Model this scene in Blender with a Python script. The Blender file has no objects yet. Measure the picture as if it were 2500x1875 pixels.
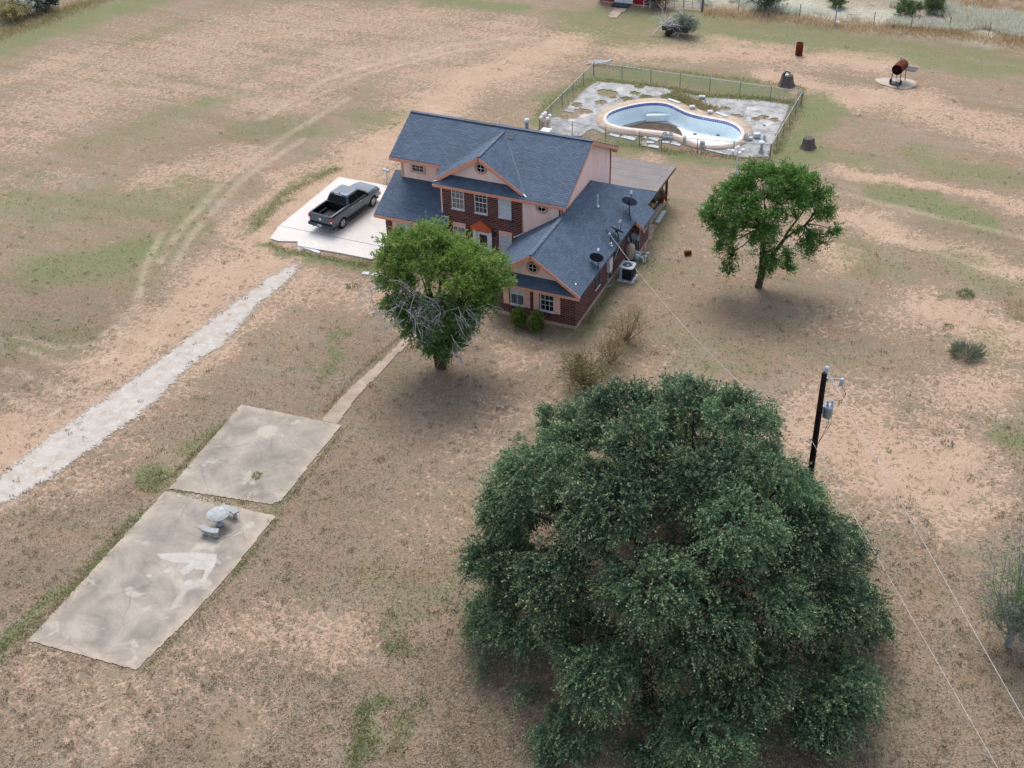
import bpy, bmesh, math, random
import numpy as np
from mathutils import Vector, Matrix
R_=math.radians
random.seed(7)
SC=bpy.context.scene; COL=SC.collection
# ------------------------------------------------------------------ camera
F=3220.1619; CP=Vector((23.86799,-62.05846,43.45033)); YAW,PIT,ROL=0.4258868,0.6196875,-0.0272293
fw=Vector((-math.sin(YAW)*math.cos(PIT),math.cos(YAW)*math.cos(PIT),-math.sin(PIT)))
rt=fw.cross(Vector((0,0,1))).normalized(); up=rt.cross(fw)
CR=rt*math.cos(ROL)+up*math.sin(ROL); CU=up*math.cos(ROL)-rt*math.sin(ROL)
cam=bpy.data.cameras.new('camera'); co=bpy.data.objects.new('camera',cam); COL.objects.link(co)
m=Matrix.Identity(4)
for i in range(3): m[i][0],m[i][1],m[i][2],m[i][3]=CR[i],CU[i],-fw[i],CP[i]
co.matrix_world=m; cam.sensor_width=36; cam.lens=F/2500*36; cam.clip_end=5000; cam.clip_start=1
SC.camera=co
def ray(u,v): return CR*((u-1250)/F)-CU*((v-937.5)/F)+fw
def at(u,v,z=0.0):
    d=ray(u,v); return CP+d*((z-CP.z)/d.z)
def aty(u,v,y):
    d=ray(u,v); return CP+d*((y-CP.y)/d.y)
def zat(x,y,v):          # height above (x,y) that is seen on photo row v
    lo,hi=-2.,30.
    for _ in range(40):
        mid=(lo+hi)/2; q=Vector((x,y,mid))-CP; w=937.5-F*q.dot(CU)/q.dot(fw)
        if w>v: lo=mid
        else: hi=mid
    return lo
# ------------------------------------------------------------------ light
SUN_AZ,SUN_EL=(-0.50,0.86),58
W=bpy.data.worlds.new('World'); SC.world=W; W.use_nodes=True
nt=W.node_tree; bg=nt.nodes['Background']; sky=nt.nodes.new('ShaderNodeTexSky')
sky.sky_type='NISHITA'; sky.sun_disc=False; sky.sun_elevation=R_(SUN_EL)
sky.sun_rotation=math.atan2(SUN_AZ[0],SUN_AZ[1]); sky.dust_density=2.5; sky.air_density=1.0; sky.ozone_density=1.0
hs_=nt.nodes.new('ShaderNodeHueSaturation'); hs_.inputs['Saturation'].default_value=.62; nt.links.new(sky.outputs[0],hs_.inputs['Color']); nt.links.new(hs_.outputs[0],bg.inputs[0]); bg.inputs[1].default_value=0.148
sl=bpy.data.lights.new('sun','SUN'); sl.energy=1.2; sl.angle=R_(28); sl.color=(1,.955,.89)
so=bpy.data.objects.new('sun',sl); COL.objects.link(so)
sd=Vector((SUN_AZ[0],SUN_AZ[1],0)).normalized()*math.cos(R_(SUN_EL))+Vector((0,0,math.sin(R_(SUN_EL))))
so.rotation_euler=sd.to_track_quat('Z','Y').to_euler()
vs=SC.view_settings; vs.view_transform='Standard'; vs.look='None'; vs.exposure=0.84; vs.gamma=1; vs.use_curve_mapping=False
# ------------------------------------------------------------------ materials
def S(r,g,b,k=1.0):
    f=lambda c:((c/255+.055)/1.055)**2.4 if c>10 else c/255/12.92
    return (f(r)*k,f(g)*k,f(b)*k,1)
class NT:
    def __init__(s,name,rough=.8,spec=.3):
        s.m=bpy.data.materials.new(name); s.m.use_nodes=True; s.t=s.m.node_tree; s.b=s.t.nodes['Principled BSDF']
        s.b.inputs['Roughness'].default_value=rough; s.b.inputs['Specular IOR Level'].default_value=spec
    def n(s,typ,**k):
        x=s.t.nodes.new('ShaderNode'+typ)
        for a,v in k.items():
            if a.startswith('_'): x.inputs[a[1:].replace('_',' ')].default_value=v
            else: setattr(x,a,v)
        return x
    def l(s,a,b): s.t.links.new(a,b)
    def coord(s,kind='Object'): return s.n('TexCoord').outputs[kind]
    def noise(s,scale,detail=4,rough=.6,co=None,dist=0.):
        x=s.n('TexNoise',_Scale=scale,_Detail=detail,_Roughness=rough,_Distortion=dist)
        s.l(co if co is not None else s.coord(),x.inputs['Vector']); return x.outputs['Fac']
    def ramp(s,fac,a,b,ca=(0,0,0,1),cb=(1,1,1,1)):
        r=s.n('ValToRGB'); e=r.color_ramp.elements; e[0].position=a; e[1].position=b; e[0].color=ca; e[1].color=cb
        s.l(fac,r.inputs[0]); return r.outputs[0]
    def mix(s,f,a,b,mode='MIX'):
        x=s.n('Mix',data_type='RGBA',blend_type=mode)
        for v,i in ((f,0),(a,6),(b,7)):
            if isinstance(v,(int,float,tuple)): x.inputs[i].default_value=v
            else: s.l(v,x.inputs[i])
        return x.outputs[2]
    def math(s,op,a,b=None):
        x=s.n('Math',operation=op)
        for i,v in enumerate((a,b)):
            if v is None: continue
            if isinstance(v,(int,float)): x.inputs[i].default_value=v
            else: s.l(v,x.inputs[i])
        return x.outputs[0]
    def base(s,c):
        if isinstance(c,tuple): s.b.inputs['Base Color'].default_value=c
        else: s.l(c,s.b.inputs['Base Color'])
    def bump(s,h,strength=.5,dist=.02):
        b=s.n('Bump',_Strength=strength,_Distance=dist); s.l(h,b.inputs['Height']); s.l(b.outputs[0],s.b.inputs['Normal'])
def dirty(name,col,dark=None,scale=3.,rough=.8,spec=.3,amt=(.35,.7),bump=.0,metal=0.,fine=25.):
    """one colour worn by large blotches and fine grain"""
    t=NT(name,rough,spec); dark=dark or tuple(c*.72 for c in col[:3])+(1,)
    a=t.ramp(t.noise(scale,5,.65),amt[0],amt[1])
    c=t.mix(a,dark,col); g=t.noise(fine,2)
    c=t.mix(.35,c,t.ramp(g,.25,.75,(.55,.55,.55,1),(1.25,1.25,1.25,1)),'MULTIPLY')
    t.base(c); t.b.inputs['Metallic'].default_value=metal
    if bump: t.bump(g,bump,.01)
    return t.m
def paint(name,col,rough=.35,spec=.5,metal=0.,coat=0.):
    t=NT(name,rough,spec); a=t.noise(6,3); t.base(t.mix(t.ramp(a,.3,.7),tuple(c*.9 for c in col[:3])+(1,),col))
    t.b.inputs['Metallic'].default_value=metal; t.b.inputs['Coat Weight'].default_value=coat; t.b.inputs['Coat Roughness'].default_value=.06
    return t.m
M={}
def brickmat(name,c1,c2,mort,w,h,ms=.012,rough=.85,bump=.4,big=.25,squash=1.):
    t=NT(name,rough,.25); uv=t.coord('UV')
    b=t.n('TexBrick',offset=.5,_Color1=c1,_Color2=c2,_Mortar=mort,_Scale=1.,_Mortar_Size=ms,_Brick_Width=w,_Row_Height=h,_Bias=0.)
    t.l(uv,b.inputs['Vector'])
    n=t.noise(.9,5,.7); c=t.mix(big,b.outputs[0],t.ramp(n,.3,.7,(.45,.45,.47,1),(1.5,1.5,1.5,1)),'MULTIPLY')
    f=t.noise(14,3,.6,uv); c=t.mix(.5,c,t.ramp(f,.3,.7,(.65,.65,.65,1),(1.35,1.35,1.35,1)),'MULTIPLY')
    t.base(c); t.bump(b.outputs['Fac'],bump,-.01); return t.m
M['brick']=brickmat('red_brick',S(106,56,53),S(60,36,38),S(130,108,104),.34,.135,.016,big=.3)
M['shingle']=brickmat('shingle',S(86,103,123),S(72,88,106),S(50,62,78),.34,.14,.012,rough=.7,bump=.7,big=.26)
M['shingle_ridge']=brickmat('shingle_ridge',S(88,101,120),S(78,90,108),S(58,68,84),.3,.3,.012,rough=.7,bump=.6)
t=NT('siding',.75,.3); co_=t.coord()
w_=t.n('TexWave',wave_type='BANDS',bands_direction='Z',_Scale=2.4,_Distortion=0.); t.l(co_,w_.inputs[0])
mp=t.n('Mapping'); mp.inputs['Scale'].default_value=(1.2,1.2,.16); t.l(co_,mp.inputs[0])
st=t.ramp(t.noise(2.2,5,.7,mp.outputs[0]),.42,.72)
c=t.mix(st,S(242,206,196),S(244,226,220)); c=t.mix(t.math('MULTIPLY',t.ramp(t.noise(1.1,4),.5,.75),.4),c,S(214,172,162))
t.base(c); t.bump(w_.outputs['Fac'],.15,.01); M['siding']=t.m
M['trim']=dirty('orange_trim',S(228,164,140),S(204,140,118),4,.6)
M['trim_bright']=dirty('bright_orange',S(208,102,66),S(188,88,56),4,.6)
M['shutter']=dirty('shutter_pink',S(238,192,176),S(222,172,156),3,.6)
M['white']=dirty('white_paint',S(228,230,234),S(190,194,200),5,.45,.4)
M['found']=dirty('foundation',S(206,178,156),S(160,138,120),2.,.9)
t=NT('window_glass',.06,.6); t.base(t.mix(t.ramp(t.noise(1.3,2),.4,.6),(.010,.014,.018,1),(.03,.035,.045,1))); M['glass']=t.m
t=NT('screen_glass',.35,.4); t.base(t.mix(t.ramp(t.noise(1.5,3),.35,.65),S(52,66,80),S(84,98,112))); M['screen']=t.m
t=NT('curtained_glass',.12,.6); w_=t.n('TexWave',bands_direction='X',_Scale=9.,_Distortion=1.5); t.l(t.coord(),w_.inputs[0])
t.base(t.mix(w_.outputs['Fac'],S(150,166,178),S(206,214,220))); M['curtain']=t.m
t=NT('blind_glass',.12,.6); w_=t.n('TexWave',bands_direction='Z',_Scale=16.); t.l(t.coord(),w_.inputs[0])
t.base(t.mix(w_.outputs['Fac'],S(84,84,90),S(128,126,128))); M['blind']=t.m
M['patio_roof']=brickmat('rolled_roofing',S(126,121,119),S(116,111,110),S(92,88,88),30.,.9,.02,rough=.8,bump=.2,big=.25)
M['wood']=dirty('brown_wood',S(136,84,52),S(96,58,38),5,.8)
M['conc']=None
M['rust']=dirty('rust',S(128,62,42),S(58,26,22),6,.9,.2,bump=.3)
M['dark_metal']=dirty('dark_metal',S(52,56,62),S(30,32,36),6,.5,.5)
M['black']=dirty('black_plastic',S(26,27,30),S(14,15,17),8,.5,.4)
M['galv']=dirty('galvanised',S(196,204,212),S(150,160,170),8,.45,.5,metal=.25)
M['fence_post']=dirty('weathered_post',S(134,144,154),S(88,96,106),8,.5,.5,metal=.5)
M['grey_box']=dirty('grey_box',S(186,198,206),S(150,162,172),5,.5)
M['tan_tank']=dirty('tan_tank',S(196,182,168),S(160,148,134),2.5,.55)
M['ac_top']=dirty('ac_cabinet',S(176,188,200),S(140,152,166),5,.5)
M['blockc']=dirty('concrete_block',S(214,218,220),S(160,166,168),7,.9,bump=.3)
M['cast_stone']=dirty('cast_stone',S(176,180,182),S(142,145,146),4,.9,bump=.4)
M['bark']=dirty('bark',S(104,88,76),S(56,46,40),7,.95,.1,bump=.8)
M['bark_dark']=dirty('oak_bark',S(92,82,74),S(54,48,44),7,.95,.1,bump=.8)
M['deadwood']=dirty('dead_wood',S(226,226,224),S(170,168,166),4,.9,.1)
M['pole']=dirty('creosote_pole',S(50,30,28),S(24,15,16),3,.8,.2,bump=.3)
M['porcelain']=dirty('porcelain',S(206,216,228),S(150,164,182),9,.3,.6)
M['wire']=dirty('wire',S(206,198,196),S(160,154,152),5,.6)
M['cable']=dirty('black_cable',S(70,56,52),S(40,34,34),5,.6)
M['stump']=dirty('stump_wood',S(122,110,106),S(80,72,72),8,.95,.1,bump=.6)
M['barn_red']=dirty('barn_red',S(150,34,44),S(116,24,34),4,.8)
M['pot']=dirty('terracotta',S(140,62,48),S(96,42,34),5,.85)
M['bluewhite']=dirty('pool_plaster',S(216,236,240),S(234,244,246),1.2,.55,.3,amt=(.3,.75),fine=9)
M['coping']=dirty('pool_coping',S(186,168,150),S(158,142,126),1.6,.9,bump=.2)
# concrete with stains
def concmat(name,base,dark,lite,s1,s2,edge=None,ragged=False):
    t=NT(name,.85,.25); co=t.coord()
    a=t.ramp(t.noise(s1,6,.68,co,.5),.36,.66); c=t.mix(a,dark,base)
    l=t.ramp(t.noise(s2,4,.5,co,1.2),.60,.66); c=t.mix(t.math('MULTIPLY',l,.55),c,lite)
    g=t.noise(16,4,.7,co); c=t.mix(.5,c,t.ramp(g,.25,.75,(.7,.7,.7,1),(1.25,1.25,1.25,1)),'MULTIPLY')
    if edge:
        at_=t.n('Attribute',attribute_name='edge'); e=t.math('MULTIPLY',t.math('MULTIPLY',at_.outputs['Fac'],.75),t.ramp(t.noise(1.1,4,.6,co),.35,.7)); c=t.mix(e,c,edge)
    t.base(c); t.bump(g,.15,.01)
    if edge:
        vo=t.n('TexVoronoi',voronoi_dimensions='2D',feature='DISTANCE_TO_EDGE',_Scale=.33); dn=t.n('TexNoise',_Scale=1.2,_Detail=4.); t.l(co,dn.inputs['Vector']); vm=t.n('VectorMath',operation='MULTIPLY_ADD'); t.l(dn.outputs['Color'],vm.inputs[0]); vm.inputs[1].default_value=(.5,.5,.5); t.l(co,vm.inputs[2]); t.l(vm.outputs[0],vo.inputs['Vector'])
        c=t.mix(t.math('MULTIPLY',t.ramp(vo.outputs['Distance'],.004,.014,(1,1,1,1),(0,0,0,1)),t.math('MULTIPLY',t.ramp(t.noise(.5,2,.5,co),.45,.6),.3)),c,S(84,78,70)); t.base(c)
    if ragged:
        at_=t.n('Attribute',attribute_name='edge'); q=t.math('SUBTRACT',t.math('ADD',t.math('MULTIPLY',t.noise(1.6,4,.65,co),1.05),t.math('MULTIPLY',t.noise(9,3,.65,co),.95)),t.math('ADD',at_.outputs['Fac'],.34)); t.l(t.ramp(q,-.30,.22),t.b.inputs['Alpha'])
    return t.m
M['pad']=concmat('weathered_pad',S(164,155,143),S(128,121,112),S(182,174,160),.55,.6,S(190,170,148))
M['slab']=concmat('clean_concrete',S(206,201,195),S(196,190,184),S(214,210,206),.3,.5)
M['walk']=concmat('walk_concrete',S(176,160,142),S(146,132,118),S(190,176,160),.8,.9)
M['deck']=concmat('pool_deck',S(176,175,172),S(126,126,126),S(198,196,190),1.3,.8,ragged=True)
M['gravel']=concmat('white_gravel',S(182,177,170),S(164,153,140),S(194,191,186),1.4,2.5,ragged=True)
# ------------------------------------------------------------------ mesh builder
class MB:
    def __init__(s): s.v=[]; s.f=[]; s.T=Matrix.Identity(4); s.sm=[]; s.mi=[]; s.cm=0
    def add(s,vs,fs,smooth=False):
        o=len(s.v); s.v+= [tuple(s.T@Vector(p)) for p in vs]
        for f in fs: s.f.append([i+o for i in f]); s.sm.append(smooth); s.mi.append(s.cm)
        return s
    def box(s,a,b):
        x0,y0,z0=a; x1,y1,z1=b
        if x0>x1:x0,x1=x1,x0
        if y0>y1:y0,y1=y1,y0
        if z0>z1:z0,z1=z1,z0
        return s.add([(x0,y0,z0),(x1,y0,z0),(x1,y1,z0),(x0,y1,z0),(x0,y0,z1),(x1,y0,z1),(x1,y1,z1),(x0,y1,z1)],
            [(0,3,2,1),(4,5,6,7),(0,1,5,4),(1,2,6,5),(2,3,7,6),(3,0,4,7)])
    def cbox(s,c,sz): return s.box([c[i]-sz[i]/2 for i in range(3)],[c[i]+sz[i]/2 for i in range(3)])
    def obox(s,p,q,w,h):   # bar from p to q
        p,q=Vector(p),Vector(q); d=(q-p).normalized(); u=d.cross(Vector((0,0,1)))
        u=Vector((1,0,0)) if u.length<1e-4 else u.normalized(); v=u.cross(d)
        P=[]
        for e in (p,q):
            for a,b in ((-1,-1),(1,-1),(1,1),(-1,1)): P.append(e+u*(a*w/2)+v*(b*h/2))
        return s.add(P,[(0,1,2,3),(7,6,5,4),(0,4,5,1),(1,5,6,2),(2,6,7,3),(3,7,4,0)])
    def slab(s,poly,t):    # polygon (ccw from above) thickened downward
        n=len(poly); P=[Vector(p) for p in poly]; Q=[p-Vector((0,0,t)) for p in P]
        return s.add(P+Q,[tuple(range(n)),tuple(range(2*n-1,n-1,-1))]+[(i,i+n,(i+1)%n+n,(i+1)%n) for i in range(n)])
    def extr(s,poly,d):    # polygon extruded along vector d
        n=len(poly); d=Vector(d); P=[Vector(p) for p in poly]; Q=[p+d for p in P]
        return s.add(P+Q,[tuple(range(n-1,-1,-1)),tuple(range(n,2*n))]+[(i,(i+1)%n,(i+1)%n+n,i+n) for i in range(n)])
    def tube(s,pts,r,n=8,cap=True,smooth=True):
        pts=[Vector(p) for p in pts]; r=r if isinstance(r,(list,tuple)) else [r]*len(pts)
        o=[]; fs=[]; u=None
        for i,p in enumerate(pts):
            d=(pts[min(i+1,len(pts)-1)]-pts[max(i-1,0)]).normalized()
            if u is None:
                u=d.cross(Vector((0,0,1))); u=Vector((1,0,0)) if u.length<1e-3 else u.normalized()
            else:
                u=(u-d*u.dot(d)); u=u.normalized() if u.length>1e-6 else d.orthogonal().normalized()
            v=d.cross(u)
            for k in range(n):
                a=2*math.pi*k/n; o.append(p+(u*math.cos(a)+v*math.sin(a))*r[i])
        for i in range(len(pts)-1):
            for k in range(n): fs.append((i*n+k,i*n+(k+1)%n,(i+1)*n+(k+1)%n,(i+1)*n+k))
        s.add(o,fs,smooth)
        if cap:
            s.add(o[:n],[tuple(range(n-1,-1,-1))]); s.add(o[-n:],[tuple(range(n))])
        return s
    def lathe(s,prof,n=20,c=(0,0,0),smooth=True,axis='z',cap=True):
        o=[]; fs=[]
        for r,z in prof:
            for k in range(n):
                a=2*math.pi*k/n; x,y=r*math.cos(a),r*math.sin(a)
                p={'z':(x,y,z),'y':(x,z,y),'x':(z,x,y)}[axis]; o.append((p[0]+c[0],p[1]+c[1],p[2]+c[2]))
        for i in range(len(prof)-1):
            for k in range(n): fs.append((i*n+k,i*n+(k+1)%n,(i+1)*n+(k+1)%n,(i+1)*n+k))
        if cap and prof[0][0]>1e-4: fs.append(tuple(range(n-1,-1,-1)))
        if cap and prof[-1][0]>1e-4: fs.append(tuple(range((len(prof)-1)*n,len(prof)*n)))
        return s.add(o,fs,smooth)
    def sph(s,c,r,n=12,sq=(1,1,1)):
        k=max(4,n//2); pr=[(r*math.sin(math.pi*i/k)+1e-5,-r*math.cos(math.pi*i/k)) for i in range(k+1)]
        b=len(s.v); T=s.T; s.T=T@Matrix.Translation(c)@Matrix.Diagonal((*sq,1)); s.lathe(pr,n); s.T=T; return s
    def build(s,name,mats,parent=None,bevel=0,fixn=True):
        me=bpy.data.meshes.new(name); v=s.v
        off=None
        if parent is not None:
            rt_=parent if parent.type=='EMPTY' else parent.parent
            if not rt_.get('localbuild'): off=rt_.location; v=[(p[0]-off.x,p[1]-off.y,p[2]-off.z) for p in v]
        me.from_pydata(v,[],s.f)
        me.polygons.foreach_set('use_smooth',s.sm); 
        mats=mats if isinstance(mats,(list,tuple)) else [mats]
        for x in mats: me.materials.append(x)
        me.polygons.foreach_set('material_index',s.mi)
        if fixn or bevel:
            b=bmesh.new(); b.from_mesh(me); bmesh.ops.recalc_face_normals(b,faces=b.faces)
            if bevel:
                es=[e for e in b.edges if len(e.link_faces)==2 and e.calc_face_angle(0)>.6]
                bmesh.ops.bevel(b,geom=es,offset=bevel,segments=2,affect='EDGES',profile=.6)
            b.to_mesh(me); b.free()
        uvbox(me)
        o=bpy.data.objects.new(name,me); COL.objects.link(o)
        if parent is not None: o.parent=parent
        return o
def uvbox(me):
    uv=me.uv_layers.new(name='UVMap'); n=len(me.loops)
    vv=np.empty(len(me.vertices)*3); me.vertices.foreach_get('co',vv); vv=vv.reshape(-1,3)
    li=np.empty(n,int); me.loops.foreach_get('vertex_index',li)
    pn=np.empty(len(me.polygons)*3); me.polygons.foreach_get('normal',pn); pn=pn.reshape(-1,3)
    lt=np.empty(len(me.polygons),int); me.polygons.foreach_get('loop_total',lt)
    N=np.repeat(pn,lt,axis=0); P=vv[li]
    U=np.stack([-N[:,1],N[:,0],np.zeros(n)],1); L=np.linalg.norm(U,axis=1); flat=L<.05
    U[flat]=(1,0,0); L[flat]=1; U/=L[:,None]; Vv=np.cross(N,U); Vv[flat]=(0,1,0)
    out=np.stack([(P*U).sum(1),(P*Vv).sum(1)],1); uv.data.foreach_set('uv',out.astype(np.float32).ravel())
def thing(name,label,cat,loc=(0,0,0),rotz=0,group=None,local=False):
    o=bpy.data.objects.new(name,None); COL.objects.link(o); o.location=loc; o.rotation_euler=(0,0,rotz); o.empty_display_size=.2
    o['label']=label; o['category']=cat
    if group:o['group']=group
    if rotz or local: o['localbuild']=1
    return o
def tag(o,label,cat,group=None):
    o['label']=label; o['category']=cat
    if group:o['group']=group
    return o
def struct(o,kind='structure'): o['kind']=kind; return o
def solo(mb,name,mat,label,cat,group=None,bevel=0):
    """one-mesh thing: origin moved to its base"""
    v=np.array(mb.v); c=Vector(((v[:,0].min()+v[:,0].max())/2,(v[:,1].min()+v[:,1].max())/2,v[:,2].min()))
    mb.v=[(p[0]-c.x,p[1]-c.y,p[2]-c.z) for p in mb.v]
    o=mb.build(name,mat,None,bevel); o.location=c; return tag(o,label,cat,group)
def copytree(root,loc,rotz=None,label=None):
    r=root.copy(); COL.objects.link(r); r.location=loc
    if rotz is not None: r.rotation_euler=(0,0,rotz)
    if label: r['label']=label
    for ch in root.children:
        c=ch.copy(); COL.objects.link(c); c.parent=r
        for g in ch.children:
            d=g.copy(); COL.objects.link(d); d.parent=c
    return r
def inpoly(px,py,poly):
    ins=np.zeros(px.shape,bool); n=len(poly)
    for i in range(n):
        x0,y0=poly[i][0],poly[i][1]; x1,y1=poly[(i+1)%n][0],poly[(i+1)%n][1]
        if y0==y1: continue
        c=((y0>py)!=(y1>py))&(px<(x1-x0)*(py-y0)/(y1-y0)+x0); ins^=c
    return ins
def polydist(px,py,pts,closed=False):
    d=np.full(px.shape,1e9); n=len(pts)
    for i in range(n if closed else n-1):
        ax,ay=pts[i][0],pts[i][1]; bx,by=pts[(i+1)%n][0],pts[(i+1)%n][1]
        L=(bx-ax)**2+(by-ay)**2+1e-9; t=np.clip(((px-ax)*(bx-ax)+(py-ay)*(by-ay))/L,0,1)
        d=np.minimum(d,np.hypot(px-ax-t*(bx-ax),py-ay-t*(by-ay)))
    if n==1: d=np.hypot(px-pts[0][0],py-pts[0][1])
    return d
def vnoise(x,y,scale,seed=0):
    """smooth lattice noise 0..1 in numpy"""
    r=np.random.default_rng(seed); g=r.random((256,256)); x=x*scale+1000; y=y*scale+1000
    xi=np.floor(x).astype(int); yi=np.floor(y).astype(int); fx=x-xi; fy=y-yi
    fx=fx*fx*(3-2*fx); fy=fy*fy*(3-2*fy); w=lambda a,b:g[(xi+a)%256,(yi+b)%256]
    return (w(0,0)*(1-fx)+w(1,0)*fx)*(1-fy)+(w(0,1)*(1-fx)+w(1,1)*fx)*fy
def fbm(x,y,s,seed=0,o=4):
    t=0;a=.5;w=0
    for i in range(o): t=t+a*vnoise(x,y,s*2**i,seed+i); w+=a; a*=.55
    return t/w
def px2w(l,z=0.): return [tuple(at(u,v,z)) for u,v in l]
def zz(ox,oy,sc,l): return [(ox+a*sc,oy+b*sc) for a,b in l]
def smoothpoly(pts,n=4):
    """closed Catmull-Rom"""
    out=[]; m=len(pts); P=[Vector(p) for p in pts]
    for i in range(m):
        a,b,c,d=P[i-1],P[i],P[(i+1)%m],P[(i+2)%m]
        for k in range(n):
            t=k/n; out.append(.5*((2*b)+(c-a)*t+(2*a-5*b+4*c-d)*t*t+(3*b-a-3*c+d)*t**3))
    return out
# ------------------------------------------------------------------ pool outline (needed by the ground)
P2=lambda l:zz(1250,100,.36166,l)
RIM=smoothpoly([Vector(p) for p in px2w(P2([(636,520),(655,488),(700,465),(780,440),(860,424),(940,416),(1020,419),(1080,436),(1130,461),(1180,484),(1260,507),(1350,524),(1430,539),(1490,560),(1530,588),(1545,620),(1530,658),(1480,686),(1410,697),(1330,697),(1250,685),(1180,655),(1130,632),(1060,612),(960,600),(860,590),(760,577),(690,562),(650,545)]),.12)],3)
COP=smoothpoly([Vector(p) for p in px2w(P2([(565,530),(590,480),(640,450),(700,428),(760,410),(830,393),(930,384),(1040,389),(1110,408),(1180,434),(1290,468),(1400,489),(1500,505),(1570,533),(1615,575),(1625,630),(1580,680),(1480,714),(1350,722),(1230,708),(1130,680),(1060,657),(950,642),(800,632),(700,622),(620,600),(580,565)]),.1)],3)
RIM=[Vector((p.x,p.y,.1)) for p in RIM]; COP=[Vector((p.x,p.y,.1)) for p in COP]
# ------------------------------------------------------------------ ground
def axis(a,b,st,far):
    c=list(np.arange(a,b,st)); s=st; x=b
    while x<far: c.append(x); s*=1.5; x+=s
    s=st; x=a-st; l=[]
    while x>-far: l.append(x); s*=1.5; x-=s
    return np.array(l[::-1]+c)
gx=axis(-80,40,.25,1800); gy=axis(-44,82,.25,1800)
GX,GY=np.meshgrid(gx,gy,indexing='ij')
wx=GX+(fbm(GX,GY,.35,11)-.5)*3.2+(fbm(GX,GY,1.3,13)-.5)*1.2; wy=GY+(fbm(GX,GY,.35,21)-.5)*3.2+(fbm(GX,GY,1.3,23)-.5)*1.2
def field(strokes,soft=.55,warp=True):
    m=np.zeros(GX.shape); X,Y=(wx,wy) if warp else (GX,GY)
    for pts,r,s in strokes:
        w=px2w(pts); k=polydist(X,Y,w)/r; m=np.maximum(m,s*np.clip((1+soft-k)/(2*soft),0,1))
    return m
green=field([
 ([(0,118),(150,62),(330,8),(430,-25)],2.6,.9),([(1050,2),(1270,22)],1.6,1.),([(560,-5),(1000,-8)],1.5,.6),
 ([(1430,45),(1500,55),(1650,45),(1800,70),(2100,105),(2300,140),(2499,165)],3.2,.8),([(1480,90),(1580,100),(1700,95)],2.2,.6),
 ([(1470,185),(1600,190),(1750,205),(1880,225)],2.,.95),([(1470,205),(1650,235),(1900,262)],1.2,1.),
 ([(1440,185),(1400,210),(1335,270),(1320,300)],1.3,.9),([(1400,240),(1345,290)],.7,.9),
 ([(2010,240),(1960,320),(1935,400)],1.7,.95),([(1500,350),(1560,362)],.9,.9),([(1610,372),(1700,388),(1790,402)],.7,.95),
 ([(2150,470),(2270,505),(2390,545)],1.3,1.),([(2230,375),(2350,410),(2470,430)],1.6,.7),([(1980,365),(2120,400)],1.4,.55),
 ([(2090,610),(2140,660)],2.,.5),([(2330,640),(2450,690)],2.2,.55),([(2490,1060)],1.6,1.),([(2440,850)],1.5,.5),([(2350,720)],.7,.8),
 ([(1640,490),(1600,590),(1560,680)],1.2,.55),([(1780,860),(1700,840)],2.5,.45),([(1900,800),(2050,850)],2.,.4),
 ([(330,310),(430,270),(580,235)],1.8,.55),([(330,100),(450,55)],1.6,.5),([(600,320),(760,310)],2.2,.65),([(500,215),(620,180),(800,105)],1.2,.4),
 ([(200,350),(360,340)],2.,.5),([(120,650),(200,640),(330,620)],2.6,1.),([(40,500),(200,510),(420,480)],3.2,.6),([(60,820),(150,830)],2.8,.55),
 ([(490,470),(440,560),(350,680)],2.,.6),([(300,200),(460,190)],1.6,.4),([(880,270),(960,285)],2.2,.55),([(0,420),(80,430)],3.,.4),
 ([(620,560),(700,470),(790,415),(830,405)],.6,.7),([(655,595),(720,618),(820,640),(900,655)],.55,1.),([(880,645),(935,655)],.8,1.),
 ([(560,1020),(470,1100)],.5,.8),([(400,1160),(370,1180)],.9,1.),([(330,1260),(250,1350),(180,1430),(60,1540),(-20,1600)],.42,1.),
 ([(420,1200),(500,1220),(545,1232)],.25,.9),([(600,1215)],.35,.8),([(960,1570)],.9,1.),([(1040,1575)],.4,.8),
 ([(893,1720),(880,1790),(860,1880)],.45,.9),([(985,1740),(962,1850)],.45,.7),([(1010,1480),(1040,1440)],1.6,.5),([(900,1400)],2.,.35),
 ([(1420,800),(1500,705)],.45,.9),([(750,930),(820,850),(880,800)],.35,.9),([(720,1170),(640,1290),(560,1400)],.4,.7),([(700,905),(800,935)],.3,.6)])
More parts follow.
